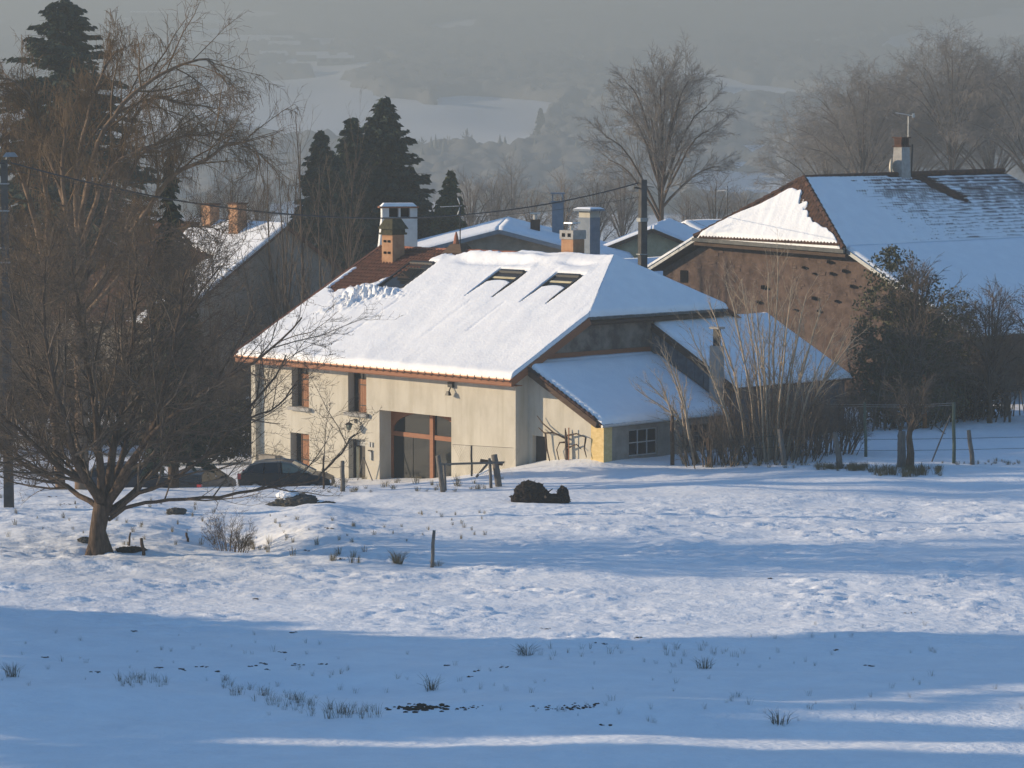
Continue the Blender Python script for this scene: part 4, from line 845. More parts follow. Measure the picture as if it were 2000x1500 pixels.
def h6(B):
    x = B[..., 0]; y = B[..., 1]; s = -y * 1.177 / 0.335
    edge = -3.4 + 0.28 * (y + 4) + 0.5 * perlin(x / .7, y / .7, 81) + 1.3 * sstep(-4.5, -8, y); left = -7.8 + 0.0 * y
    f = sstep(edge - .3, edge + .35, x + sstep(-3.2, -1.6, y) * 5.5)
    lip = (1 - np.abs((s % 1.0) - 0.85) / 0.3).clip(0, 1); f = f * (1 - 0.95 * lip * sstep(-2.6, -4.5, y) * (perlin(x / .4, np.floor(s) * 3.1, 82) > -0.25))
    return f, -0.08 * (1 - sstep(0, .3, f))
snow_sheet('snow_cover', sl, [((-11.9, y, z6(y) + .01), (0.25, y, z6(y) + .01)) for y in np.linspace(-9, -0.02, 110)], 150, 0.2, h6, 'LRB', seed=41)
for (x, y) in ((-3.3, -0.9), (-6.6, -0.35)):
    c = stack(g6, x, y, z6(y) - 1.2, z6(y) + 1.75 if x > -5 else z6(y) + 1.3, .42, .36, 'chimney_tan', 'tile_old')

# ------------------------------------------------------------------ poles and overhead cables
tb = P(1255, 515, 162)
pole = empty('power_pole', (tb[0], tb[1], -0.7), 0.5, 'tall square grey concrete power pole behind the farmhouse hip', 'power pole')
q = MB(); q.frustum(0, 0, -0.5, 13.75, 0.25, 0.22, 0.17, 0.15); q.build('shaft', 'pole_dark', pole)
MB().box(-0.26, 0.22, -0.2, 0.2, 11.55, 11.75).build('band', 'metal_grey', pole); MB().box(-0.28, 0.24, -0.2, 0.2, 9.8, 9.86).build('band', 'metal_grey', pole)
MB().tube([(-0.2, 0, 13.3), (-0.55, 0, 13.35)], 0.05, 6).build('cable_clamp', 'metal_dark', pole); MB().tube([(0.15, 0, 13.4), (0.75, 0.1, 13.35)], 0.02, 5).build('bracket', 'metal_dark', pole)
lp = P(12, 600, 125)
gz = float(land(np.array([lp[0]]), np.array([lp[1]]))[0])
lamp = empty('street_lamp', (lp[0], lp[1], gz), 0.0, 'dark concrete pole with small street lamp at the left edge', 'street lamp')
ltz = P(20, 312, 125)[2] - gz
MB().frustum(0, 0, -0.3, ltz, 0.19, 0.17, 0.12, 0.11).build('shaft', 'pole_dark', lamp)
MB().tube([(0, 0, ltz - 0.5), (0.12, -0.05, ltz + 0.1), (0.35, -0.12, ltz + 0.22)], 0.035, 6).build('arm', 'metal_grey', lamp)
q = MB(); q.frustum(0.28, -0.12, ltz + 0.12, ltz + 0.3, 0.30, 0.14, 0.16, 0.09); q.build('lamp_head', 'metal_grey', lamp)
for zz in (ltz - 1.0, ltz - 2.1, ltz - 4.2): MB().box(-0.2, 0.18, -0.17, 0.17, zz, zz + .06).build('band', 'metal_grey', lamp)
def cable(p, q, sag, r, name, label, n=40, m='wire', twist=0.0):
    p = np.array(p); q = np.array(q); pts = [tuple(p + (q - p) * t + np.array([0, 0, -4 * sag * t * (1 - t)])) for t in np.linspace(0, 1, n)]
    return tag(MB().tube(pts, r, 4).build(name, m), label, 'cable')
cable(P(22, 318, 125), P(1248, 357, 162), 2.05, 0.032, 'overhead_cable', 'thick black overhead cable sagging between lamp pole and power pole')
cable(P(14, 330, 125), P(1250, 384, 162), 1.55, 0.009, 'overhead_cable', 'thin lower wire sagging beneath the thick black cable')
cable(P(-160, 300, 118), P(10, 318, 125), 0.25, 0.03, 'overhead_cable', 'short cable leaving the frame left of the lamp pole')
cable(P(1262, 362, 162), P(1420, 450, 240), 0.6, 0.012, 'overhead_cable', 'fine wire dropping from power pole towards the village roofs')
# ------------------------------------------------------------------ branches, twigs, needles
def rot_about(v, axis, a):
    c = cos(a); s = sin(a); d = (v[0] * axis[0] + v[1] * axis[1] + v[2] * axis[2]) * (1 - c)
    cx = axis[1] * v[2] - axis[2] * v[1]; cy = axis[2] * v[0] - axis[0] * v[2]; cz = axis[0] * v[1] - axis[1] * v[0]
    return (v[0] * c + cx * s + axis[0] * d, v[1] * c + cy * s + axis[1] * d, v[2] * c + cz * s + axis[2] * d)
def nrm(v):
    l = sqrt(v[0] ** 2 + v[1] ** 2 + v[2] ** 2) or 1; return (v[0] / l, v[1] / l, v[2] / l)
def perp(v, R):
    w = (R.uniform(-1, 1), R.uniform(-1, 1), R.uniform(-1, 1)); d = v[0] * w[0] + v[1] * w[1] + v[2] * w[2]
    return nrm((w[0] - d * v[0], w[1] - d * v[1], w[2] - d * v[2]))
def grow(out, R, p, d, L, r, lvl, S):
    """one branch and all that grows from it. S: seg, wob, trop, n, ang, ratio, t0, rr, tip per level"""
    k = S['seg'][lvl]; st = L / k; pts = [p]; rad = [r]; dirs = [d]; tr = S['trop'][lvl]; wb = S['wob'][lvl]; tip = S['tip'][lvl]
    for i in range(k):
        d = nrm((d[0] + R.gauss(0, wb), d[1] + R.gauss(0, wb), d[2] + R.gauss(0, wb) + tr * st))
        p = (p[0] + d[0] * st, p[1] + d[1] * st, p[2] + d[2] * st); pts.append(p); dirs.append(d); rad.append(r * (1 - (1 - tip) * (i + 1) / k))
    out[lvl].append((pts, rad))
    if lvl + 1 < len(S['seg']):
        children(out, R, pts, rad, dirs, L, lvl, S)
def children(out, R, pts, rad, dirs, L, lvl, S):
    k = len(pts) - 1; n = S['n'][lvl]; n = max(1, int(n * (L / S['ref'][lvl]) + R.random())) if S.get('ref') else n
    for j in range(n):
        t = S['t0'][lvl] + (1 - S['t0'][lvl]) * (j + R.random()) / n; f = t * k; i = min(int(f), k - 1); f -= i
        q = tuple(pts[i][a] + (pts[i + 1][a] - pts[i][a]) * f for a in range(3)); rq = rad[i] + (rad[i + 1] - rad[i]) * f; dd = dirs[min(i + 1, k)]
        a = radians(S['ang'][lvl]) * R.uniform(0.65, 1.3); dc = rot_about(dd, perp(dd, R), a)
        if S.get('up') and dc[2] < S['up']: dc = nrm((dc[0], dc[1], abs(dc[2]) + S['up'] * .5))
        grow(out, R, q, dc, L * S['ratio'][lvl] * (1 - 0.45 * t) * R.uniform(0.7, 1.3), max(rq * S['rr'][lvl], S.get('rmin', 0.005)), lvl + 1, S)
def limb(out, R, pts, r0, r1, S, lvl=0, sub=3, seglen=None):
    """a limb through given places, then overgrown like any branch of that level"""
    P_ = [Vector(p) for p in pts]; q = []
    for i in range(len(P_) - 1):
        a = P_[max(i - 1, 0)]; b = P_[i]; c = P_[i + 1]; e = P_[min(i + 2, len(P_) - 1)]
        for s in range(sub):
            t = s / sub; q.append(0.5 * ((2 * b) + (c - a) * t + (2 * a - 5 * b + 4 * c - e) * t * t + (3 * b - a - 3 * c + e) * t ** 3))
    q.append(P_[-1]); k = len(q) - 1
    w = [Vector((R.gauss(0, 1), R.gauss(0, 1), R.gauss(0, 1))) * 0.03 for _ in q]; w[0] = Vector((0, 0, 0)); q = [a + b for a, b in zip(q, w)]
    L = sum((q[i + 1] - q[i]).length for i in range(k)); rad = [r0 + (r1 - r0) * (i / k) ** 0.8 for i in range(k + 1)]
    dirs = [tuple((q[min(i + 1, k)] - q[max(i - 1, 0)]).normalized()) for i in range(k + 1)]; pts2 = [tuple(v) for v in q]
    out[lvl].append((pts2, rad)); children(out, R, pts2, rad, dirs, L, lvl, S)
def tubes(lines, n):
    """all polylines of a list as n-sided tapering tubes, by equal length"""
    VV = []; QQ = []; base = 0; by = {}
    for pts, rad in lines: by.setdefault(len(pts), []).append((pts, rad))
    for k, ls in by.items():
        Pn = np.array([a for a, b in ls], float); Rn = np.array([b for a, b in ls], float); B = len(ls)
        T = np.gradient(Pn, axis=1); T /= np.linalg.norm(T, axis=2, keepdims=True) + 1e-9
        ref = np.where(np.abs(T[..., 2:3]) < 0.9, np.array([0, 0, 1.0]), np.array([1.0, 0, 0])); U = np.cross(T, ref); U /= np.linalg.norm(U, axis=2, keepdims=True) + 1e-9; W = np.cross(T, U)
        a = np.arange(n) * 2 * pi / n
        ring = Pn[:, :, None] + (U[:, :, None] * np.cos(a)[None, None, :, None] + W[:, :, None] * np.sin(a)[None, None, :, None]) * Rn[:, :, None, None]
        VV.append(ring.reshape(-1, 3)); b = np.arange(B)[:, None, None] * k * n; s = np.arange(k - 1)[None, :, None] * n; c = np.arange(n)[None, None, :]; c2 = (c + 1) % n
        q = np.stack(np.broadcast_arrays(b + s + c, b + s + c2, b + s + n + c2, b + s + n + c), -1).reshape(-1, 4) + base
        QQ.append(q); base += B * k * n
    return np.concatenate(VV), np.concatenate(QQ)
def new(S): return [[] for _ in S['seg']]
def tree_from(root, out, wood='bark', twig='twig_brown', fine_from=1, trunk=None, sides=(8, 5, 3, 3, 3)):
    """trunk and limbs as parts; the crown of twigs as one"""
    if trunk: V, Q = tubes(trunk, 9); mesh_np('trunk', V, Q, wood, root, True)
    for l in range(fine_from):
        if out[l]:
            if len(out[l]) <= 14:
                for ln in out[l]: V, Q = tubes([ln], sides[l]); mesh_np('limb' if (trunk or l) else 'trunk', V, Q, wood, root, True)
            else: V, Q = tubes(out[l], sides[l]); tag(mesh_np('branches', V, Q, wood, root, True), kind='stuff')
    VV = []; QQ = []; b = 0
    for l in range(fine_from, len(out)):
        if out[l]: V, Q = tubes(out[l], sides[l] if l < 2 else 3); VV.append(V); QQ.append(Q + b); b += len(V)
    return mesh_np('crown', np.concatenate(VV), np.concatenate(QQ), twig, root)
def local(pt, o): return tuple(np.array(pt, float) - np.array(o, float))
def leaves(name, root, centers, size, m, seed=0, flat=0.0, long=1.0, dirs=None, kind=None):
    rs = np.random.RandomState(seed); n = len(centers); c = np.asarray(centers, float)
    a = rs.normal(size=(n, 3)) if dirs is None else np.asarray(dirs, float) + rs.normal(size=(n, 3)) * 0.25
    a /= np.linalg.norm(a, axis=1, keepdims=True); b = rs.normal(size=(n, 3)); b[:, 2] *= (1 - flat); b -= (a * b).sum(1, keepdims=True) * a; b /= np.linalg.norm(b, axis=1, keepdims=True)
    s = size * rs.uniform(0.6, 1.4, (n, 1)); V = np.stack([c - a * s * long, c + b * s * .5 - a * s * long * .1, c + a * s * long, c - b * s * .5 + a * s * .1 * long], 1).reshape(-1, 3)
    o = mesh_np(name, V, np.arange(4 * n).reshape(-1, 4), m, root)
    if kind: tag(o, kind=kind)
    return o
def conifer(loc, H, Rb, label, m='needles', seed=0, dens=1.0, droop=0.35, cat='conifer', name='conifer_tree', group=None, power=0.85, ragged=0.25, bare=0.05, spray=0.30, gap=0.0, offs=None):
    rs = np.random.RandomState(seed); R = random.Random(seed); t = empty(name, tuple(loc), 0, label, cat, group)
    V, Q = tubes([([(0, 0, -1), (0.02, 0, H * .3), (0, .03, H * .7), (0, 0, H * 0.985)], [H * .018, H * .014, H * .007, 0.015])], 7); mesh_np('trunk', V, Q, 'bark', t, True)
    C = []; D = []; S_ = []; br = []; z = H * bare; 
    while z < H * 0.985:
        f = (z / H - bare) / (1 - bare); Rz = Rb * (1 - f) ** power + 0.12; nb = R.randint(5, 7) if Rz > 0.8 else 4
        for k in range(nb):
            az = R.uniform(0, 2 * pi); L = Rz * R.uniform(1 - ragged * 1.4, 1 + ragged * .55)
            if offs: L *= offs(az, z)
            if R.random() < gap: continue
            zj = R.uniform(-.12, .12) * H / 14; rise = 0.25 * (1 if f > 0.8 else 0.3) + f * 0.25
            pts = []; rad = []
            for i in range(6):
                u = i / 5; pts.append((cos(az) * L * u, sin(az) * L * u, z + L * (rise * u - droop * u * u + (0.10 * u ** 4)))); rad.append(max(0.006, 0.05 * L * (1 - u) * .5))
            br.append((pts, rad)); n = max(4, int(L * 13 * dens / max(spray, .2) * 0.30)); u = rs.beta(1.6, 1.1, n); 
            side = rs.normal(size=n) * 0.16 * L * (1.15 - u); P0 = np.stack([np.cos(az) * L * u - np.sin(az) * side, np.sin(az) * L * u + np.cos(az) * side, z + L * (rise * u - droop * u * u + .1 * u ** 4) - np.abs(side) * .25 - rs.uniform(0, .28, n) * spray * 1.2], 1)
            P0[:, 2] += zj; C.append(P0); D.append(np.stack([np.cos(az) + np.sign(side) * -np.sin(az) * .8, np.sin(az) + np.sign(side) * np.cos(az) * .8, -0.45 * np.ones(n) - rs.uniform(0, .5, n)], 1))
        z += max(0.12, 0.135 * (0.5 + Rz / Rb)) * (H / 14) / max(min(dens, 1.5), .5) ** .5
    V, Q = tubes(br, 3); tag(mesh_np('boughs', V, Q, 'bark', t), kind='stuff')
    leaves('crown', t, np.concatenate(C), spray, m, seed, 0.3, 1.0, np.concatenate(D))
    return t
S_SPREAD = dict(seg=(6, 5, 4, 3, 3), wob=(.08, .13, .17, .2, .2), trop=(.02, .05, .05, .05, .0), n=(15, 10, 8, 5), ang=(42, 42, 45, 45), ratio=(.5, .5, .5, .5), t0=(.18, .12, .12, .1), rr=(.55, .5, .5, .55), tip=(.3, .35, .4, .4, .4))

# ------------------------------------------------------------------ the fork-trunked tree in the left foreground
R = random.Random(4)
b0 = G(193, 1078); YT = b0[1]; tr = empty('bare_tree', tuple(b0), 0, 'large leafless spreading tree with thick forked trunk in the left foreground', 'tree')
def T(px, py, dy=0.0): return local(P(px, py, YT + dy), b0)
trunk = [([T(196, 1100), T(192, 1078), T(190, 1040), T(196, 1005), T(202, 985)], [.62, .42, .30, .32, .36]), ([T(176, 1088, -.2), T(183, 1060), T(190, 1030)], [.22, .2, .16]), ([T(215, 1090, -.1), T(205, 1060), T(197, 1030)], [.2, .18, .14])]
Sf = dict(S_SPREAD); Sf.update(rmin=.0065, n=(20, 11, 7, 3), ratio=(.42, .52, .56, .55), seg=(6, 4, 3, 2, 1), up=-0.35, trop=(.02, .07, .03, -.02, -.05))
out = new(Sf)
LIMBS = [([(200, 992), (180, 950), (120, 915), (60, 860), (-10, 800), (-60, 740)], .17, (0, -.5, -1, -2, -3, -3.5)),
 ([(198, 990), (172, 930), (110, 830), (70, 740), (40, 640), (20, 560)], .17, (0, .6, 1.5, 2.2, 3, 3.6)),
 ([(204, 985), (196, 900), (185, 800), (170, 700), (150, 590), (140, 500)], .19, (0, -.3, -.6, -1.2, -1.8, -2.2)),
 ([(206, 985), (222, 880), (245, 770), (260, 660), (262, 560), (270, 470)], .19, (0, .4, .8, 1.0, 1.6, 2)),
 ([(210, 988), (250, 920), (300, 830), (330, 720), (350, 610), (365, 520)], .17, (0, -.8, -1.6, -2.2, -2.8, -3.2)),
 ([(215, 1000), (262, 960), (330, 890), (400, 790), (450, 700), (500, 610)], .17, (0, .8, 1.8, 2.4, 2.6, 3)),
 ([(215, 1005), (270, 965), (350, 930), (440, 850), (520, 760), (560, 690)], .11, (0, -.6, -1.4, -2, -2.6, -3)),
 ([(212, 1015), (262, 985), (330, 978), (430, 968), (520, 952), (600, 940), (640, 915), (665, 885), (690, 850)], .08, (0, -.5, -1, -1.4, -1.8, -2.2, -2.4, -2.6, -2.8)),
 ([(204, 980), (236, 900), (262, 800), (310, 690), (370, 600), (430, 520)], .15, (0, 1.5, 3, 4, 4.5, 5)),
 ([(196, 985), (150, 900), (120, 800), (95, 690), (85, 590), (90, 500)], .15, (0, -1.5, -3, -4, -4.4, -4.8)),
 ([(208, 985), (270, 880), (350, 800), (440, 740), (520, 690), (590, 620)], .13, (0, -1.4, -2.8, -3.6, -4.2, -4.6)),
 ([(190, 990), (130, 950), (60, 915), (0, 880), (-70, 850)], .12, (0, 1.4, 2.4, 3.2, 4)),
 ([(215, 985), (290, 900), (390, 850), (480, 820), (545, 790), (575, 750)], .07, (0, 1.2, 2.2, 3, 3.4, 3.8))]
Sq = dict(Sf); Sq.update(n=(11, 7, 5, 2))
for i, (pts, r, dys) in enumerate(LIMBS): limb(out, R, [T(a, b, c) for (a, b), c in zip(pts, dys)], r, .028, Sq if i in (5, 6, 7, 10, 12) else Sf)
cr = tree_from(tr, out, 'bark', 'twig_dark', 1, trunk, (7, 4, 3, 3, 3))
ends = [l[0][-1] for l in out[3][::14]] + [l[0][-1] for l in out[2][::14]]
ends = np.array(ends); leaves('catkins', tr, ends + [0, 0, -.04], 0.032, 'leaf_dry', 3, 0, 1.3, np.tile([0, 0, -1.0], (len(ends), 1)))

# ------------------------------------------------------------------ tall trees on the left
yw = 135.5; o = on_land(P(150, 700, yw)[0], yw)
conifer(on_land(P(128, 500, 205)[0], 205), P(128, -8, 205)[2] - on_land(P(128, 500, 205)[0], 205)[2], 11.5, 'tallest dark spruce, its top rising out of the brown weeping tree', 'needles', 11, 1.1, .40, 'conifer', 'spruce_tree', None, .75, .35, .06, .28)
conifer(on_land(P(325, 500, 138)[0], 140), P(325, 296, 140)[2] - on_land(P(325, 500, 138)[0], 140)[2], 2.3, 'slim dark spruce in front of the left village house', 'needles', 12, .9, .45, 'conifer', 'spruce_tree', None, 1.1, .35, .1, .22)
wt = empty('weeping_tree', tuple(o), 0, 'huge leafless weeping tree with rust-brown hanging twigs, left of the farmhouse', 'tree')
Sw = dict(rmin=.009, seg=(6, 4, 3, 2), wob=(.06, .12, .14, .1), trop=(.0, -.02, -.14, -.8), n=(18, 11, 4), ang=(40, 42, 35), ratio=(.33, .5, .62), t0=(.25, .15, .1), rr=(.5, .45, .5), tip=(.25, .3, .4, .4))
def W(px, py, dy=0.0): return local(P(px, py, yw + dy), o)
out = new(Sw); R = random.Random(9)
wtr = [([W(160, 980), W(158, 760), W(152, 600), W(158, 480)], [.34, .28, .22, .17]), ([W(120, 980, 2), W(100, 700, 2), W(85, 500, 2)], [.24, .2, .15])]
WL = [([(158, 500), (150, 400), (158, 300), (180, 200), (205, 130), (230, 95)], .2, (0, 0, 0, 0, 0, 0)),
 ([(158, 480), (166, 380), (190, 280), (240, 205), (300, 155), (352, 128), (405, 116), (432, 150)], .17, (0, -1, -2, -2, -2, -2, -2, -2)),
 ([(160, 560), (210, 420), (235, 300), (262, 230), (300, 190), (350, 200), (420, 212)], .15, (0, 1, 2, 2, 2, 2, 2)),
 ([(165, 600), (240, 480), (330, 350), (400, 312), (450, 280), (490, 285), (510, 330)], .15, (0, -1, -2, -3, -3, -3, -3)),
 ([(165, 560), (220, 430), (270, 310), (340, 270), (400, 262), (455, 265)], .12, (0, 1, 2, 3, 3, 3)),
 ([(158, 480), (120, 380), (90, 280), (60, 200), (30, 160), (-20, 150)], .17, (0, 1, 2, 2, 2, 2)),
 ([(90, 520), (60, 400), (30, 320), (-20, 260), (-70, 250)], .17, (2, 2, 1, 0, 0)),
 ([(90, 520), (92, 400), (75, 300), (60, 230), (50, 190)], .17, (2, 2, 3, 3, 3)),
 ([(158, 480), (185, 400), (215, 330), (280, 290), (320, 300)], .14, (0, -2, -3, -4, -4)),
 ([(158, 500), (130, 420), (120, 330), (130, 250), (150, 190)], .15, (0, -2, -3, -3.5, -4)),
 ([(90, 560), (40, 480), (-10, 440), (-50, 430)], .13, (2, 1, 0, 0)), ([(160, 620), (230, 540), (300, 470), (370, 440), (430, 450)], .12, (0, -1, -1, -1, -1)),
 ([(158, 620), (200, 560), (240, 500), (250, 430), (270, 400)], .12, (0, 2, 3, 4, 5)), ([(90, 600), (60, 540), (50, 470), (20, 420)], .12, (2, 3, 4, 5)),
 ([(160, 640), (120, 560), (100, 500), (110, 430)], .12, (0, -2, -3, -4)), ([(160, 680), (230, 620), (290, 560), (330, 530), (380, 540)], .12, (0, 1, 2, 3, 3)), ([(90, 680), (40, 600), (0, 560), (-40, 560)], .12, (2, 1, 1, 1))]
for pts, r, dys in WL: limb(out, R, [W(a, b, c) for (a, b), c in zip(pts, dys)], r, .03, Sw)
strands = []
src_ = out[2] + out[1] + out[1]
while len(strands) < 11000:
    pts_, _r = src_[R.randrange(len(src_))]; q_ = pts_[R.randrange(1, len(pts_))]; 
    if q_[0] > 5.2 and R.random() < .8: continue
    ln_ = R.uniform(.4, 1.7) * (.55 if q_[2] > 11 else 1) * (1.0 if q_[2] > 3 else .5); dx_ = R.gauss(0, .10); dy_ = R.gauss(0, .10)
    strands.append(([q_, (q_[0] + dx_, q_[1] + dy_, q_[2] - ln_ * .5), (q_[0] + dx_ * 1.7 + R.gauss(0, .03), q_[1] + dy_ * 1.7, q_[2] - ln_)], [.010, .008, .004]))
out.append(strands)
tree_from(wt, out, 'bark_brown', 'twig_red', 1, wtr, (7, 4, 3, 3, 3))

def bush(px, py, Y, wpx, hpx, label, twig='twig_brown', n=26, seed=1, cat='bush', name='bare_bush', S=None, dens=1.0, lean=0.6, group=None, r=0.04, deep=None):
    """many stems fanning from a patch of ground; the sizes are those the photograph shows"""
    c = on_land(P(px, py, Y)[0], Y); sc = Y / FPX; W_ = wpx * sc / 2; H_ = hpx * sc; R = random.Random(seed); dp = deep if deep else W_ * 0.7
    S = S or dict(seg=(4, 2, 1), wob=(.10, .16, .2), trop=(.06, .05, .0), n=(9, 6), ang=(34, 42), ratio=(.42, .5), t0=(.2, .1), rr=(.5, .5), tip=(.3, .4, .4))
    t = empty(name, tuple(c), 0, label, cat, group); out = new(S)
    for i in range(n):
        u = R.uniform(-1, 1); v = R.uniform(-1, 1); k = R.uniform(.6, 1.05) * (1 - .35 * u * u)
        x = u * W_ * (1 - lean * .6); y = v * dp * (1 - lean * .4); zb = float(land(np.array([c[0] + x]), np.array([c[1] + y]))[0]) - c[2]
        d = nrm((u * lean * 1.0 * W_ / max(H_, .1) + R.gauss(0, .08), v * lean * .5, 1.0)); grow(out, R, (x, y, zb - .05), d, H_ * k, r * R.uniform(.6, 1.2), 0, S)
    V = []; Q = []; b = 0
    for l, o_ in enumerate(out):
        a, q = tubes(o_, 4 if l == 0 else 3); V.append(a); Q.append(q + b); b += len(a)
    mesh_np('twigs', np.concatenate(V), np.concatenate(Q), twig, t); return t
# tall bare stems behind the farmhouse's left gable
Sp = dict(rmin=.008, seg=(7, 5, 4), wob=(.03, .08, .12), trop=(.05, .16, .1), n=(16, 6), ang=(24, 28), ratio=(.26, .4), t0=(.22, .15), rr=(.42, .5), tip=(.12, .3, .4))
for i, (px, top, Y, lab) in enumerate(((600, 215, 178, 'tallest slim bare poplar stem beside the big dark conifer'), (556, 300, 180, 'slim bare poplar stem left of the tallest one'), (640, 262, 177, 'slim bare poplar stem just right of the tallest one'), (676, 330, 178, 'slim bare poplar stem in front of the big conifer'), (535, 330, 179, 'leftmost slim bare poplar above the village house roof'), (705, 360, 179, 'short slim bare poplar nearest the white chimney'))):
    o = on_land(P(px, 600, Y)[0], Y); H = P(px, top, Y)[2] - o[2]; R = random.Random(50 + i); t = empty('poplar_tree', tuple(o), 0, lab, 'tree', 'slim bare poplars behind the farmhouse gable'); out = new(Sp)
    for k in range(3 if i != 3 else 2):
        d = nrm((R.uniform(-.10, .10), R.uniform(-.1, .1), 1)); grow(out, R, (R.uniform(-.5, .5), R.uniform(-.5, .5), 0), d, H * (1 if k == 0 else R.uniform(.7, .93)), .13, 0, Sp)
    tree_from(t, out, 'bark', 'twig_brown', 1, None, (6, 3, 3))
# conifers behind
for i, (px, top, Y, Rb, m, lab, pw) in enumerate(((750, 188, 212, 3.9, 'needles', 'biggest dark conifer behind the white chimney', .72), (690, 225, 209, 2.6, 'needles', 'dark conifer joined to the left side of the biggest one', .7), (628, 252, 206, 2.2, 'needles', 'dark narrow conifer behind the slim bare poplars', .7), (880, 330, 206, 1.9, 'needles_olive', 'small olive-green conifer right of the white chimney', .8), (655, 300, 203, 2.4, 'needles', 'low dark conifer filling the gap between two taller conifers', .7), (806, 345, 214, 2.3, 'needles', 'short dark conifer at the right foot of the biggest one', .8))):
    o = on_land(P(px, 600, Y)[0], Y); H = P(px, top, Y)[2] - o[2]; conifer(o, H, Rb * 2.25, lab, m, 70 + i, 1.7, .25, 'conifer', 'conifer_tree', 'conifers behind the farmhouse', pw * 1.25, .32, .03, .27)
# big bare tree on the right of the pole
Sb = dict(rmin=.011, seg=(6, 4, 2, 1), wob=(.06, .10, .14, .16), trop=(.02, .08, .08, .04), n=(12, 9, 7), ang=(34, 36, 38), ratio=(.5, .52, .55), t0=(.15, .15, .1), rr=(.5, .45, .5), tip=(.2, .3, .35, .4))
def rtree(px, base, top, Y, wpx, label, twig, seed, S=Sb, limbs=11, fork=0.28, wood='bark', name='bare_tree', cat='tree', group=None, tr_r=.3, round_=1.0):
    o = on_land(P(px, base, Y)[0], Y); sc = Y / FPX; H = P(px, top, Y)[2] - o[2]; W_ = wpx * sc / 2; R = random.Random(seed); t = empty(name, tuple(o), 0, label, cat, group); out = new(S)
    vis = (base - top) * sc; z0 = H - vis * 0.98
    zf = max(0.5, z0 * .92 - vis * .12 + vis * fork * .3)
    trunk = [([(0, 0, -.5), (R.uniform(-.1, .1), 0, zf * .5), (0, 0, zf), (R.uniform(-.3, .3), 0, zf + vis * .25), (R.uniform(-.3, .3), R.uniform(-.3, .3), H * .86)], [tr_r * 1.2, tr_r, tr_r * .8, tr_r * .5, .03])]
    W_ *= .84; zc = z0 + vis * .48; rz = vis * .42
    for i in range(limbs):
        a = i * 2.39996 + R.uniform(-.25, .25); el = radians(-22 + 108 * ((i + .5) / limbs) ** 1.0); rr_ = R.uniform(.82, 1.04)
        e = (cos(a) * cos(el) * W_ * rr_, sin(a) * cos(el) * W_ * rr_ * .85, zc + sin(el) * rz * rr_); zb = max(zf, min(zf + (e[2] - zf) * R.uniform(.25, .5), H * .8))
        hh_ = e[2] - zb; m1 = (e[0] * .38, e[1] * .38, zb + hh_ * .5 + vis * .02); m2 = (e[0] * .74, e[1] * .74, zb + hh_ * .85 + vis * .02)
        limb(out, R, [(0, 0, zb), m1, m2, e], tr_r * .42, .03, S, 0, 2)
    tree_from(t, out, wood, twig, 1, trunk, (5, 3, 3, 3)); return t
rtree(1290, 440, 122, 235, 290, 'big solitary leafless tree with upswept crown behind the power pole', 'twig_grey', 21, Sb, 17, .25, tr_r=.3)
Sd = dict(rmin=.011, seg=(6, 4, 2, 1), wob=(.07, .12, .16, .16), trop=(.02, .02, -.10, -.4), n=(12, 9, 8), ang=(38, 42, 42), ratio=(.5, .55, .55), t0=(.15, .15, .1), rr=(.5, .45, .5), tip=(.2, .3, .35, .4))
bi = rtree(1860, 345, 82, 330, 380, 'large leafless birch with round drooping crown above the barn roof', 'twig_grey', 22, Sd, 22, .1, 'bark', 'birch_tree', group='birches behind the barn')
bh = P(1860, 82, 330)[2] - bi.location.z
for k, (px, top, Y, kw, rz_, lab) in enumerate(((1685, 148, 335, 1.1, 1.1, 'smaller leafless birch just left of the barn chimney'), (2015, 105, 325, 1.05, 2.6, 'leafless birch cut by the right edge of the view'), (1770, 170, 345, 1.25, 4.0, 'faint low birch filling the gap behind the barn chimney'), (1935, 140, 340, 1.2, 5.2, 'faint birch between the large birch and the right edge'), (1620, 225, 350, 1.15, 3.3, 'lowest faint birch, left end of the group behind the barn'))):
    t = copy_tree(bi); o = on_land(P(px, 345, Y)[0], Y); t.location = tuple(o); kz = (P(px, top, Y)[2] - o[2]) / bh; t.scale = (kz * kw, kz * kw, kz); t.rotation_euler = (0, 0, rz_); t['label'] = lab
# faded trees farther off
far_spec = [(920, 345, 310, 130), (1000, 318, 420, 80), (965, 350, 330, 120), (1040, 370, 300, 110), (1100, 340, 290, 130), (1165, 345, 300, 140), (1215, 330, 310, 120), (1395, 345, 300, 150), (1450, 375, 290, 120), (1345, 380, 280, 120), (455, 330, 260, 130), (510, 360, 250, 130), (400, 370, 240, 130), (850, 400, 280, 90), (1560, 355, 300, 90)]
src = None
FT = ['faint bare tree beyond the conifers, above the farmhouse ridge', 'faint slender pale tree standing alone above the grey house', 'faint bare tree left of the slender pale one', 'faint bare tree just right of the slender pale one', 'faint bare tree above the tall blue-grey chimney', 'faint bare tree left of the power pole', 'faint bare tree touching the power pole', 'faint bare tree at the right foot of the big solitary tree', 'faint bare tree left of the barn hip', 'low faint bare tree behind the cream gabled house', 'faint bare tree above the left village house', 'faint bare tree left of the slim poplars', 'faint bare tree behind the slim dark spruce', 'low faint bare tree between the two conifers', 'faint bare tree touching the barn ridge']
Ss = dict(rmin=.013, seg=(5, 3, 2), wob=(.07, .12, .15), trop=(.02, .05, .04), n=(12, 9), ang=(36, 40), ratio=(.45, .5), t0=(.12, .1), rr=(.5, .6), tip=(.2, .3, .4))
protos = []
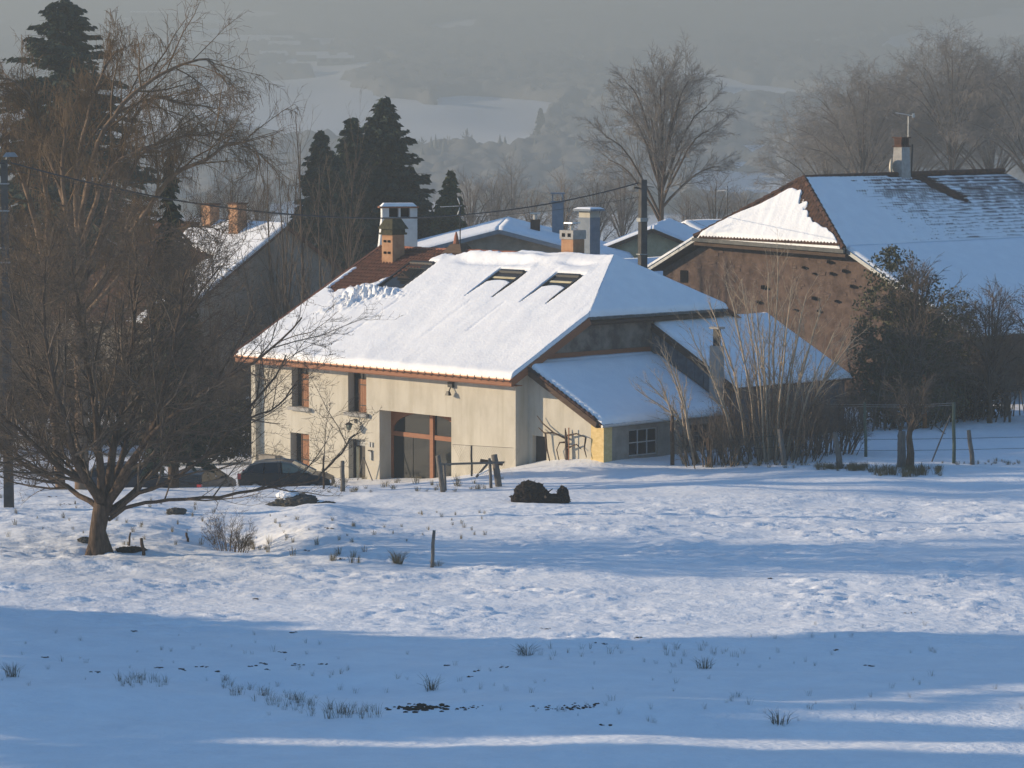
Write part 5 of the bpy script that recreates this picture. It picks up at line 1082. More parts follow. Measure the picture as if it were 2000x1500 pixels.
for i, (px, top, Y, wpx) in enumerate(far_spec):
    o = on_land(P(px, 450, Y)[0], Y)
    if i < 3:
        t = rtree(px, 500, top, Y, wpx, FT[i], 'twig_grey', 90 + i, Ss, 16, .15, tr_r=.22, group='faint bare trees behind the roofs'); protos.append((t, P(px, top, Y)[2] - o[2]))
    else:
        s_, h_ = protos[i % 3]; t = copy_tree(s_); k = (P(px, top, Y)[2] - o[2]) / h_; t.location = tuple(o); t.scale = (k * wpx / far_spec[i % 3][3] * .9 if k else 1, k, k); t.rotation_euler = (0, 0, i * 1.3); t['label'] = FT[i]
# coppice of pale upright stems in front of the annex
c = on_land(P(1505, 880, 140.2)[0], 140.2)
cp = empty('coppice_shrub', tuple(c), 0, 'tall many-stemmed leafless shrub with pale upright stems beside the lean-to', 'shrub'); R = random.Random(15)
Sc = dict(rmin=.006, seg=(6, 3, 2), wob=(.07, .12, .16), trop=(.03, .10, .05), n=(13, 6), ang=(26, 32), ratio=(.30, .4), t0=(.35, .2), rr=(.5, .5), tip=(.22, .35, .4))
out = new(Sc)
tips = [(1345, 640), (1385, 590), (1420, 560), (1450, 545), (1478, 600), (1500, 530), (1520, 500), (1545, 560), (1575, 575), (1590, 640), (1628, 650), (1655, 655), (1672, 655), (1262, 745), (1290, 680), (1310, 700), (1240, 760), (1365, 690), (1400, 660), (1432, 620), (1465, 585), (1535, 620), (1560, 650), (1605, 600), (1640, 700), (1490, 640), (1330, 760), (1285, 740)]
stems = []
for i, (tx, ty) in enumerate(tips):
    bx = 1505 + (tx - 1505) * R.uniform(.22, .42) ; dy = R.uniform(-1.2, 1.2)
    if tx < 1340: bx = R.uniform(1330, 1400)
    b = np.array(local(P(bx, 900, 140.2 + dy * .4), c)); b[2] = float(land(np.array([c[0] + b[0]]), np.array([c[1] + b[1]]))[0]) - c[2]
    e = np.array(local(P(tx, ty, 140.2 + dy * 1.5), c)); m = b * .5 + e * .5; m[2] += .3; m[0] += (b[0] - e[0]) * .08
    limb(out, R, [tuple(b), tuple(m), tuple(e)], .075, .018, Sc, 0, 3)
tree_from(cp, out, 'twig_pale', 'twig_pale', 1, None, (5, 3, 3))
V, Q = None, None
bush(1500, 905, 140.5, 260, 165, 'dark tangled brush round the foot of the pale-stemmed shrub', 'twig_dark', 110, 61, lean=.45, r=.03, name='brush_thicket')
bush(1605, 895, 141.5, 180, 150, 'brown bramble mound right of the pale-stemmed shrub', 'twig_dark', 80, 62, lean=.5, r=.03, name='brush_thicket')
bush(1395, 908, 139.5, 160, 110, 'low brown brush in front of the lean-to window', 'twig_brown', 50, 63, lean=.5, r=.025, name='brush_thicket')
# evergreen bush by the barn, brushy trees to its right
def leafy(px, py, Y, blobs, label, m, seed, n, size, name='evergreen_bush', twig=True, cat='bush'):
    c = on_land(P(px, py, Y)[0], Y); t = empty(name, tuple(c), 0, label, cat); rs = np.random.RandomState(seed); C = []
    sc = Y / FPX; tot = sum(b[2] * b[3] for b in blobs)
    for (bx, by, rx, ry, *dy) in blobs:
        k = int(n * rx * ry / tot); q = rs.normal(size=(k, 3)); q /= np.linalg.norm(q, axis=1, keepdims=True); q *= rs.uniform(.45, 1.05, (k, 1)); o_ = np.array(local(P(bx, by, Y + (dy[0] if dy else 0)), c)); C.append(o_ + q * np.array([rx * sc, rx * sc * .8, ry * sc]))
    C = np.concatenate(C); keep = (perlin(C[:, 0] / .5 + seed, C[:, 2] / .5, seed) + .6 * perlin(C[:, 1] / .4, C[:, 2] / .3, seed + 1)) > -0.30; C = C[keep]
    leaves('crown', t, C, size, m, seed); return t
ev = leafy(1745, 850, 152, [(1745, 560, 62, 80), (1730, 640, 70, 90), (1790, 640, 80, 110), (1760, 740, 90, 95), (1830, 740, 70, 90, 2), (1740, 505, 22, 28), (1700, 690, 45, 70), (1860, 640, 60, 80, 2), (1700, 770, 55, 60), (1800, 790, 90, 50)], 'dense olive evergreen bush standing against the barn roof', 'leaf_green', 5, 22000, .095)
MB().tube([(0, 0, -.3), (0.1, 0, 3.5), (-.2, 0, 6.0)], [.14, .1, .03], 6).build('trunk', 'bark', ev)
rtree(1790, 860, 500, 151, 230, 'leafless twiggy tree growing through the evergreen bush', 'twig_brown', 31, Ss, 20, .05, tr_r=.14)
rtree(1935, 860, 560, 153, 200, 'leafless brushy tree at the right, in front of the barn snow', 'twig_brown', 32, Ss, 20, .05, tr_r=.14)
rtree(1865, 860, 590, 156, 170, 'leafless brushy tree between the evergreen and the right edge', 'twig_grey', 33, Ss, 18, .05, tr_r=.12)
rtree(2030, 860, 540, 155, 180, 'leafless brushy tree cut by the right edge', 'twig_brown', 34, Ss, 16, .05, tr_r=.12)
bush(1740, 850, 152, 240, 180, 'dark thicket beneath the evergreen bush', 'twig_dark', 44, 65, lean=.3, name='brush_thicket')
bush(1880, 845, 156, 230, 210, 'brown thicket behind the tall green post', 'twig_dark', 44, 66, lean=.3, name='brush_thicket')
bush(1990, 835, 158, 200, 220, 'brown thicket at the right edge of the view', 'twig_brown', 34, 67, lean=.3, name='brush_thicket')
leafy(1800, 840, 157, [(1850, 770, 110, 45), (1740, 775, 70, 50), (1880, 800, 90, 22)], 'low dark hedge under the right thickets', 'hedge_dark', 6, 7000, .12, 'evergreen_hedge', cat='hedge')
# hedges and brush left of the farmhouse
leafy(440, 880, 161, [(460, 840, 60, 60), (410, 860, 60, 45), (350, 870, 50, 35)], 'dark evergreen hedge touching the farmhouse left corner', 'hedge_dark', 7, 9000, .12, 'evergreen_hedge', cat='hedge')
leafy(60, 800, 172, [(30, 790, 70, 45), (110, 770, 60, 30), (200, 760, 60, 22)], 'long dark hedge at the far left behind the parked cars', 'hedge_dark', 8, 7000, .14, 'evergreen_hedge', cat='hedge')
leafy(270, 830, 166, [(150, 840, 55, 16), (230, 850, 70, 20), (310, 850, 50, 22)], 'low dark hedge crossing the snow behind the parked cars', 'hedge_dark', 9, 5000, .12, 'evergreen_hedge', cat='hedge')
specs = [(60, 720, 173, 260, 250, 'twig_dark', 'dense brown thicket under the weeping tree'), (230, 740, 173.5, 260, 270, 'twig_brown', 'dense bare thicket right of the weeping trunks'), (385, 790, 168, 230, 215, 'twig_dark', 'dense bare thicket between the left house and the farmhouse'), (500, 760, 171, 220, 190, 'twig_brown', 'bare brush climbing behind the farmhouse roof edge'), (600, 700, 174, 200, 150, 'twig_grey', 'bare brush behind the slim poplars'), (-60, 740, 168, 240, 210, 'twig_dark', 'bare thicket at the left edge of the view'), (150, 730, 192, 300, 330, 'twig_red', 'rust-brown thicket deep behind the weeping tree'), (320, 720, 172, 240, 170, 'twig_dark', 'dark thicket deep behind the slim spruce')]
th = []
for i, (px, py, Y, w_, h_, tw, lab) in enumerate(specs):
    if i < 3: th.append(bush(px, py, Y, w_, h_, lab, tw, 52, 80 + i, lean=.25, name='brush_thicket', r=.05, group='bare thickets behind the parked cars', S=dict(rmin=.009, seg=(4, 2, 1), wob=(.08, .16, .2), trop=(.05, .05, .0), n=(13, 8), ang=(34, 42), ratio=(.36, .5), t0=(.1, .1), rr=(.5, .5), tip=(.3, .4, .4))))
    else:
        s = specs[i % 3]; t = copy_tree(th[i % 3]); t.location = tuple(on_land(P(px, py, Y)[0], Y)); k = Y / s[2]; t.scale = (k * w_ / s[3], k * w_ / s[3], k * h_ / s[4]); t['label'] = lab
# ------------------------------------------------------------------ fences, posts, gate
GP = 'old fence posts in the snow'
def post(px, yb, yt, wpx, label, m='grey_wood', lean=0.0, cat='fence post', name='fence_post', group=GP, Y=None, snow=False, sq=False):
    g = G(px, yb) if Y is None else on_land(P(px, yb, Y)[0], Y); Yd = g[1]; top = P(px + lean, yt, Yd); H = top[2] - g[2]; r = wpx * Yd / FPX / 2
    t = MB(); dx = top[0] - g[0]
    if sq: t.hexa([(-r, -r, -.2), (r, -r, -.2), (r, r, -.2), (-r, r, -.2), (dx - r, -r, H), (dx + r, -r, H * .98), (dx + r, r, H), (dx - r, r, H * 1.01)])
    else: t.tube([(0, 0, -.2), (dx * .3 + .015, .01, H * .3), (dx * .65 - .012, 0, H * .65), (dx, 0, H)], [r * 1.05, r, r * .97, r * .85], 8)
    o = t.build(name, m, None, not sq); o.location = tuple(g); tag(o, label, cat, group)
    return o, g, H, dx
post(632, 955, 891, 4, 'thin dark stake in front of the parked car windshield', 'dark_wood')
post(669, 960, 900, 9, 'pale grey post between the parked car and the house door')
post(843, 1108, 1036, 7, 'lone thin grey stake leaning in the open field', 'grey_wood', 5)
post(921, 930, 870, 4, 'thin metal stake in front of the sunlit farmhouse front', 'metal_dark')
post(251, 1066, 1040, 4, 'short stake left of its twin beside the tree trunk', 'dark_wood', 4)
post(281, 1084, 1051, 7, 'short dark post nearest the hollow beside the tree trunk', 'dark_wood', -5)
post(367, 1058, 1040, 5, 'small stub of a stake in the snowy hollow', 'dark_wood', -3)
post(1313, 908, 812, 8, 'tall dark post in front of the lean-to window', 'dark_wood')
post(1357, 906, 860, 10, 'short thick post left of the two in front of the lean-to', 'dark_wood', -3)
post(1387, 910, 855, 11, 'short thick post right of the two in front of the lean-to', 'dark_wood', -2)
post(1532, 908, 838, 11, 'grey leaning post in front of the pale-stemmed shrub', 'grey_wood', -9)
post(1641, 915, 845, 12, 'grey post rising from dry grass right of the shrub', 'grey_wood', -10)
post(1760, 912, 842, 17, 'thickest flat-topped post beside the slender trunk', 'grey_wood', 2)
post(1900, 907, 840, 9, 'rightmost slim fence post in the sunny snow', 'grey_wood', -8)
post(1691, 892, 786, 6, 'slim green metal post with wires at its top', 'paint_green', -2, 'post', 'washing_line_post', 'posts of the washing line')
post(1863, 905, 786, 7, 'tall green washing-line post with a slanting strut', 'paint_green', 0, 'post', 'washing_line_post', 'posts of the washing line')
post(1806, 836, 731, 9, 'tall orange-tipped post in front of the dark hedge', 'paint_orange', -2, 'post', 'washing_line_post', 'posts of the washing line')
# strut and lines of the washing line
a = G(1820, 902); b = P(1856, 812, 138)
tag(MB().tube([tuple(a), tuple(b)], .035, 5).build('strut', 'grey_wood'), 'slanting strut propping the tall green washing-line post', 'strut')
a = P(1824, 818, 152); b = G(1846, 848)
tag(MB().tube([(a[0] - .3, a[1], a[2]), tuple(b)], .03, 5).build('strut', 'grey_wood'), 'short strut propping the orange-tipped post', 'strut')
for k, (ya, yb, yc) in enumerate(((784, 790, 787), (791, 794, 791))):
    cable(P(1540, ya, 146), P(1691, yb, G(1691, 892)[1]), .05, .0045, 'washing_line', ('upper' if k == 0 else 'lower') + ' pale wire from the shrub to the slim green post', 14, 'wire_pale')
    cable(P(1691, yb, G(1691, 892)[1]), P(1862, yc, G(1863, 905)[1]), .05, .0045, 'washing_line', ('upper' if k == 0 else 'lower') + ' pale wire between the two green posts', 14, 'wire_pale')
def pt(px, py, yb): return P(px, py, G(px, yb)[1])
for k, dy in enumerate((0, 22)):
    w = [(1313, 842 + dy, 908), (1357, 866 + dy, 906), (1387, 862 + dy, 910), (1530, 850 + dy, 908), (1634, 858 + dy, 915), (1762, 858 + dy, 912), (1895, 856 + dy, 907), (2060, 852 + dy, 905)]
    tag(MB().tube([tuple(pt(*q)) for q in w], .010, 4).build('fence_wire', 'wire'), ('upper' if k == 0 else 'lower') + ' wire strung along the right-hand field fence posts', 'fence wire')
# broken rail fence in front of the barn window
gt = empty('rail_fence', tuple(G(968, 950)), 0, 'weathered rail fence with leaning posts in front of the arched window', 'fence'); go_ = gt.location
def L_(px, py, yb): return tuple(np.array(pt(px, py, yb)) - np.array(go_))
def fpost(px, yb, yt, w, lean, m='grey_wood'):
    g = np.array(L_(px, yb, yb)); Y = G(px, yb)[1]; top = np.array(L_(px + lean, yt, yb)); r = w * Y / FPX / 2; d = (top - g) * .06
    MB().tube([tuple(g - d), tuple(g * .5 + top * .5 + np.array([.01, 0, 0])), tuple(top)], [r * 1.05, r, r * .92], 8).build('post', m, gt, True)
fpost(865, 961, 890, 10, -10, 'grey_wood'); fpost(974, 950, 888, 13, -9); fpost(959, 953, 895, 6, -3, 'grey_wood'); fpost(870, 958, 905, 5, -3)
MB().beam(L_(858, 907, 961), L_(985, 903, 950), .05, .09).build('rail', 'grey_wood', gt)
MB().beam(L_(938, 900, 950), L_(982, 906, 950), .12, .16).build('rail', 'dark_wood', gt)
MB().beam(L_(930, 932, 952), L_(952, 906, 952), .04, .10).build('brace', 'grey_wood', gt)
MB().beam(L_(935, 926, 952), L_(960, 914, 951), .35, .05).build('snowy_board', 'snow', gt)
# wire netting
nt = empty('wire_netting', tuple(G(921, 930)), 0, 'sagging chain-link netting stretched before the farmhouse wall', 'fence'); no = nt.location
q = MB()
for i in range(34):
    for s in (-1, 1):
        x0 = 884 + i * 4; a = np.array(P(x0, 868 + (x0 - 884) * .06, 138.6)) - np.array(no); b = np.array(P(x0 + s * 30, 928, 138.6)) - np.array(no)
        if 880 < x0 + s * 30 < 1003: q.tube([tuple(a), tuple(b)], .0035, 3, False)
tag(q.build('mesh_wires', 'wire', nt), kind='stuff')
MB().tube([tuple(np.array(P(884, 868, 138.6)) - np.array(no)), tuple(np.array(P(1003, 875, 138.6)) - np.array(no))], .008, 4).build('top_wire', 'wire', nt)
# slender tree trunks right of the thick post
for (px, yb, yt, w, lab, sd) in ((1776, 916, 700, 15, 'slender dark-trunked bare tree beside the thickest post', 1), (1757, 892, 720, 9, 'thin sapling just behind the thickest post', 2)):
    g = G(px, yb); R = random.Random(120 + sd); t = empty('young_tree', tuple(g), 0, lab, 'tree'); out = new(Ss); H = P(px, yt + 90, g[1])[2] - g[2]; r = w * g[1] / FPX / 2
    V, Q = tubes([([(0, 0, -.2), (.05, 0, H * .25), (-.03, 0, H * .5), (.1, 0, H * .8), (0, 0, H * 1.1)], [r * 1.25, r, r * .8, r * .5, .02])], 8); mesh_np('trunk', V, Q, 'bark', t, True)
    for i in range(6):
        a = R.uniform(0, 6.28); z = H * R.uniform(.5, .95); grow(out, R, (0, 0, z), nrm((cos(a) * .6, sin(a) * .4, 1)), H * R.uniform(.5, .8), r * .35, 0, Ss)
    tree_from(t, out, 'bark', 'twig_dark', 1, None, (5, 3, 3))

# ------------------------------------------------------------------ rotten stump, stones, snow-capped slab
g = G(1055, 981); st = empty('tree_stump', tuple(g), 0, 'black ragged uprooted stump lying in the sunny snow', 'tree stump')
def ragged(cx, cy, cz, rx, ry, rz, seed, m, name, par, spikes=60, amp=.25):
    bm = bmesh.new(); bmesh.ops.create_icosphere(bm, subdivisions=4, radius=1); R = random.Random(seed)
    from mathutils import noise as mn
    for v in bm.verts:
        n = v.co.normalized(); k = 1 + amp * mn.noise(n * 2.3 + Vector((seed, 0, 0))) + amp * .6 * mn.noise(n * 6 + Vector((0, seed, 0))) + amp * .45 * mn.noise(n * 14)
        v.co = Vector((n.x * rx * k, n.y * ry * k, n.z * rz * k)) + Vector((cx, cy, cz))
    fl = [f for f in bm.faces]; 
    for i in range(spikes):
        f = R.choice(fl); c = f.calc_center_median(); nn = (c - Vector((cx, cy, cz))).normalized(); h = R.uniform(.04, .13); s = R.uniform(.015, .035); p = perp(tuple(nn), R); q_ = nn.cross(Vector(p))
        vs = [bm.verts.new(c + Vector(p) * s), bm.verts.new(c - Vector(p) * s * .5 + q_ * s), bm.verts.new(c - Vector(p) * s * .5 - q_ * s), bm.verts.new(c + nn * h + Vector(p) * R.uniform(-.04, .04))]
        for a in ((0, 1, 3), (1, 2, 3), (2, 0, 3)): bm.faces.new([vs[b] for b in a])
    me = bpy.data.meshes.new(name); bm.to_mesh(me); bm.free(); me.materials.append(MATS[m]); return link(name, me, par)
ragged(-.42, 0, .22, .72, .5, .62, 3, 'rot_dark', 'root_plate', st, 90, .28); ragged(-.62, .05, .12, .62, .4, .32, 4, 'rot_dark', 'root', st, 40, .3)
ragged(.95, 0, .22, .27, .3, .42, 5, 'rot_dark', 'root', st, 50, .25); ragged(.45, .0, .12, .75, .3, .24, 6, 'rot_dark', 'log', st, 40, .25)
MB().tube([(.15, -.1, .25), (.3, -.12, .42), (.52, -.1, .58)], [.06, .04, .015], 5).build('root', 'rot_dark', st); MB().tube([(.2, -.35, .3), (.22, -.4, .25)], .05, 6).build('cut_face', 'chimney_tan', st)
g = G(575, 988); sl_ = empty('rock_slab', tuple(g), 0, 'dark rock slab with a white snow cap on the mound', 'rock')
ragged(.15, 0, .14, .85, .5, .36, 11, 'rock', 'slab', sl_, 0, .22); ragged(-.75, .1, 0, .45, .35, .16, 12, 'rock', 'slab', sl_, 0, .2); ragged(1.25, .1, .1, .45, .2, .09, 13, 'rock', 'slab', sl_, 0, .3)
c_ = ragged(-.25, .1, .42, .50, .42, .22, 14, 'snow', 'snow_cap', sl_, 0, .15); ragged(1.0, .15, .14, .3, .2, .08, 15, 'snow', 'snow_cap', sl_, 0, .15)
g = G(345, 1003); o = ragged(0, 0, .08, .42, .3, .16, 21, 'rock', 'boulder', None, 0, .15); o.location = tuple(g); tag(o, 'small dark boulder in the snow right of the tree trunk', 'rock')
g = G(255, 1076); o = ragged(0, 0, .02, .55, .3, .14, 22, 'soil', 'root_clump', None, 30, .3); o.location = tuple(g); tag(o, 'dark earth clump between the two short posts', 'earth')
g = G(166, 1058); o = ragged(0, 0, .05, .28, .2, .14, 23, 'rock', 'boulder', None, 0, .2); o.location = tuple(g); tag(o, 'brown boulder against the left foot of the tree trunk', 'rock')

# ------------------------------------------------------------------ cars beyond the snowbank
def car(loc, yaw, label, paint, seed=0, green=False):
    t = empty('parked_car', tuple(loc), yaw, label, 'car', 'cars parked left of the farmhouse')
    Wd = .86
    body = [(-2.15, .35), (-2.2, .75), (-2.05, .98), (-1.6, 1.02), (.85, .98), (1.7, .88), (2.12, .70), (2.18, .42), (2.1, .28), (-2.1, .28)]
    m = MB(); n = len(body)
    secs = [(-Wd, .97), (-Wd * .93, 1.0), (Wd * .93, 1.0), (Wd, .97)]; b = 0
    for (y, k) in secs:
        for (x, z) in body: m.v.append((x * (k if abs(y) > .83 else 1), y, .28 + (z - .28) * k))
    for s in range(3):
        for i in range(n): j = (i + 1) % n; m.f.append((s * n + i, s * n + j, (s + 1) * n + j, (s + 1) * n + i))
    m.f.append(tuple(range(n))); m.f.append(tuple(3 * n + i for i in reversed(range(n)))); m.build('body', paint, t)
    roofc = [(-1.95, 1.0), (-1.62, 1.34), (-1.1, 1.46), (-.2, 1.50), (.30, 1.43), (1.28, .96)]
    m = MB(); L1_ = [(x, -.80 + (z - 1) * .36, z) for x, z in roofc]; R1 = [(x, .80 - (z - 1) * .36, z) for x, z in roofc]
    def mix(a, b, k): return tuple(a[i] + (b[i] - a[i]) * k for i in range(3))
    k = len(roofc); m.v += L1_ + R1
    for i in range(1, k - 2): m.f.append((i, i + 1, k + i + 1, k + i))
    m.build('roof', paint, t)
    for i in range(1, k - 2):
        MB().tube([L1_[i], L1_[i + 1]], .03, 5).poly([]) if False else None
    rail = MB().tube([L1_[0], *L1_[1:k - 1], L1_[k - 1]], .035, 5).tube([R1[0], *R1[1:k - 1], R1[k - 1]], .035, 5); rail.build('roof_frame', 'paint_light' if green else paint, t)
    MB().poly([L1_[k - 2], L1_[k - 1], R1[k - 1], R1[k - 2]]).build('windshield', 'glass_green', t)
    MB().poly([L1_[0], L1_[1], R1[1], R1[0]]).build('rear_window', 'glass_car', t)
    for S1 in (L1_, R1):
        e = .012 * (-1 if S1 is L1_ else 1)
        def q(x):  # point on the sill line
            return (x, S1[0][1] + e, 1.0)
        def tp(i): return (S1[i][0], S1[i][1] + e, S1[i][2] - .03)
        MB().poly([q(-1.85), tp(1), tp(2), mix(tp(2), tp(3), .15), q(-1.0)]).build('side_window', 'glass_car', t)
        MB().poly([q(-.95), mix(tp(2), tp(3), .2), tp(3), q(-.15)]).build('side_window', 'glass_car', t)
        MB().poly([q(-.08), mix(tp(3), tp(4), .1), tp(4), mix(tp(4), tp(5), .82), (1.0, S1[0][1] + e, 1.0)]).build('side_window', 'glass_green' if green else 'glass_car', t)
        sgn = -1 if S1 is L1_ else 1
        MB().frustum(.72, sgn * .93, .98, 1.10, .09, .08, .07, .06).build('wing_mirror', paint, t)
        for x in (-1.35, 1.35):
            w_ = MB().tube([(x, sgn * .66, .31), (x, sgn * .87, .31)], .31, 18).build('wheel', 'rubber', t); MB().tube([(x, sgn * .87, .31), (x, sgn * .885, .31)], .19, 12).build('rim', 'metal_grey', w_)
        MB().box(-2.19, -2.02, sgn * .78 - .1, sgn * .78 + .1, .70, .95).build('tail_light', 'lamp_red', t); MB().box(1.98, 2.16, sgn * .68 - .13, sgn * .68 + .13, .55, .70).build('headlight', 'lamp_clear', t)
    return t
y0 = 142.5; b_ = P(560, 899, y0); zc = b_[2] - 1.50
car((b_[0], y0, zc), radians(-4), 'dark hatchback parked nose to the house door behind the snowbank', 'paint_dark', 0, True)
b_ = P(255, 905, 141); car((b_[0], 141, b_[2] - 1.5), radians(8), 'dark blue car half hidden behind the forked trunk', 'paint_blue', 1)
b_ = P(395, 915, 146); car((b_[0], 146, b_[2] - 1.45), radians(72), 'dark car standing end-on between the other two parked cars', 'paint_dark', 2)

# ------------------------------------------------------------------ small plants poking through the snow
def tuft_mesh(n, h, spread, seed, w=.006, curl=.5):
    R = random.Random(seed); L = []
    for i in range(n):
        a = R.uniform(0, 6.28); r0 = R.uniform(0, spread * .35); hh = h * R.uniform(.4, 1.1); l = R.uniform(.1, 1) * curl * h
        p0 = (cos(a) * r0, sin(a) * r0, -.03); p1 = (cos(a) * (r0 + l * .35), sin(a) * (r0 + l * .35), hh * .65); p2 = (cos(a) * (r0 + l), sin(a) * (r0 + l), hh)
        L.append(([p0, p1, p2], [w, w * .8, w * .3]))
    return tubes(L, 3)
def scatter(name, pts, m, label=None, seed=0, n=40, h=.3, spread=.3, w=.006, curl=.5):
    VV = []; QQ = []; b = 0; R = random.Random(seed); base = [tuft_mesh(n, 1.0, spread / h, seed + k, w / h, curl) for k in range(4)]
    for i, (px, py, s) in enumerate(pts):
        g = G(px, py); V, Q = base[i % 4]; a = R.uniform(0, 6.28); k = h * s; Rm = np.array([[cos(a), -sin(a), 0], [sin(a), cos(a), 0], [0, 0, 1]])
        VV.append((V * k * np.array([R.uniform(.8, 1.3), 1, 1])) @ Rm.T + g); QQ.append(Q + b); b += len(V)
    o = mesh_np(name, np.concatenate(VV), np.concatenate(QQ), m); return tag(o, kind='stuff')
R = random.Random(77)
for i, (px, py, s, lab) in enumerate(((776, 1100, 1.25, 'largest dry yellow grass tuft left of the lone stake'), (852, 1106, .7, 'small grass tuft at the foot of the lone stake'), (1028, 1280, 1.0, 'dark grass tuft in the blue shade, centre of the field'), (1522, 1415, .9, 'dark grass tuft in the sunlit streak at lower right'), (843, 1348, 1.1, 'dark grass tuft left of the thawed earth strip'), (1376, 1306, .9, 'wispy grass tuft in the shade right of centre'), (25, 1322, 1.1, 'dark grass tuft at the far lower left'))):
    V, Q = tuft_mesh(110 if i < 1 else 40, .36 * s, .55, 300 + i, .006, .9); g = G(px, py); o = mesh_np('grass_tuft', V, Q, 'grass_dry' if i < 2 else 'grass_dark'); o.location = tuple(g); tag(o, lab, 'grass tuft', 'grass tufts in the field')
pts = [(R.gauss(470, 60), R.uniform(1060, 1085), R.uniform(.5, 1)) for _ in range(14)] + [(R.uniform(590, 720), R.uniform(1080, 1100), .8) for _ in range(8)] + [(R.uniform(520, 960), R.uniform(1000, 1060), R.uniform(.3, .6)) for _ in range(40)] + [(R.uniform(0, 420), R.uniform(970, 1070), R.uniform(.3, .7)) for _ in range(40)]
scatter('dry_grass', pts, 'grass_dry', seed=1, n=22, h=.36, spread=.35, curl=.4)
pts = [(lambda u: (430 + 190 * u, 1340 + 50 * u + R.uniform(-14, 14), R.uniform(.3, .8)))(R.random()) for _ in range(60)] + [(R.uniform(640, 740), R.uniform(1385, 1405), R.uniform(.5, 1)) for _ in range(26)] + [(R.uniform(220, 330), R.uniform(1325, 1345), R.uniform(.4, .9)) for _ in range(22)] + [(R.uniform(520, 1500), R.uniform(1255, 1400), R.uniform(.25, .6)) for _ in range(70)] + [(R.uniform(1000, 1450), R.uniform(1262, 1285), R.uniform(.4, .8)) for _ in range(24)] + [(R.uniform(1250, 2000), R.uniform(1220, 1420), R.uniform(.25, .6)) for _ in range(50)] + [(R.uniform(0, 600), R.uniform(1230, 1340), R.uniform(.2, .5)) for _ in range(30)]
scatter('frosted_grass', pts, 'grass_dark', seed=2, n=9, h=.34, spread=.34, curl=.6, w=.0045)
pts = [(R.uniform(1590, 1700) , R.uniform(912, 920), R.uniform(.6, 1)) for _ in range(50)] + [(R.uniform(1700, 1840), R.uniform(916, 932), R.uniform(.6, 1)) for _ in range(70)] + [(R.uniform(1380, 1600), R.uniform(905, 915), R.uniform(.3, .7)) for _ in range(30)] + [(R.uniform(640, 1010), R.uniform(935, 965), R.uniform(.4, .9)) for _ in range(40)] + [(R.uniform(1840, 2000), R.uniform(900, 910), R.uniform(.3, .6)) for _ in range(20)]
scatter('fence_row_grass', pts, 'grass_dry', seed=3, n=22, h=.34, spread=.5, curl=.5, w=.008)
# clods: thawed earth strip and molehills
def clods(name, pts, m, seed, r=.07, squash=.5):
    R = random.Random(seed); bm = bmesh.new(); bmesh.ops.create_icosphere(bm, subdivisions=1, radius=1); V0 = np.array([v.co[:] for v in bm.verts]); F0 = np.array([[v.index for v in f.verts] for f in bm.faces]); bm.free(); VV = []; FF = []; b = 0
    for (px, py, s) in pts:
        g = G(px, py); k = r * s; V = V0 * np.array([k * R.uniform(.8, 1.6), k, k * squash]) * np.array([R.uniform(.8, 1.2) for _ in range(len(V0))])[:, None]; VV.append(V + g + [0, 0, k * .1]); FF.append(F0 + b); b += len(V)
    return tag(mesh_np(name, np.concatenate(VV), np.concatenate(FF), m), kind='stuff')
clods('bare_earth', [(R.gauss(815, 32), 1384 + R.gauss(0, 3.2), R.uniform(.5, 1.5)) for i in range(90)] + [(lambda x: (x, 1380 + 5 * sin(x / 33) + R.gauss(0, 2), R.uniform(.3, .8)))(R.choice((905, 920, 1065, 1090, 1130, 1165)) + R.gauss(0, 16)) for _ in range(60)] + [(R.uniform(1070, 1190), 1378 + R.gauss(0, 3), R.uniform(.3, .6)) for _ in range(16)], 'soil', 5, .055)
mh = [(258, 1233), (575, 1236), (550, 1274), (90, 1284), (360, 1309), (312, 1304), (395, 1303), (425, 1311), (490, 1301), (515, 1297), (585, 1298), (630, 1298), (520, 1308), (1178, 1257), (190, 1313), (928, 1311), (922, 1322), (985, 1303), (1181, 1417), (1062, 1228), (1782, 1197), (1700, 1300), (1630, 1270), (1245, 1245), (500, 1170), (600, 1076), (665, 1092), (640, 1032), (100, 970), (130, 985), (870, 1300), (1505, 1130)]
clods('snow_bare_clods', [(x + R.gauss(0, 5), y + R.gauss(0, .8), R.uniform(.4, 1)) for x, y in mh for _ in range(5)], 'soil', 6, .055, .4)
# twiggy shrub in the hollow
bush(447, 1062, 115, 110, 85, 'small twiggy shrub in the snowy hollow right of the big tree', 'twig_brown', 22, 99, lean=.8, r=.014, name='twiggy_shrub')
bush(470, 1068, 114.5, 60, 45, 'low dry plant at the right foot of the twiggy shrub', 'twig_dark', 16, 98, lean=.8, r=.012, name='twiggy_shrub')

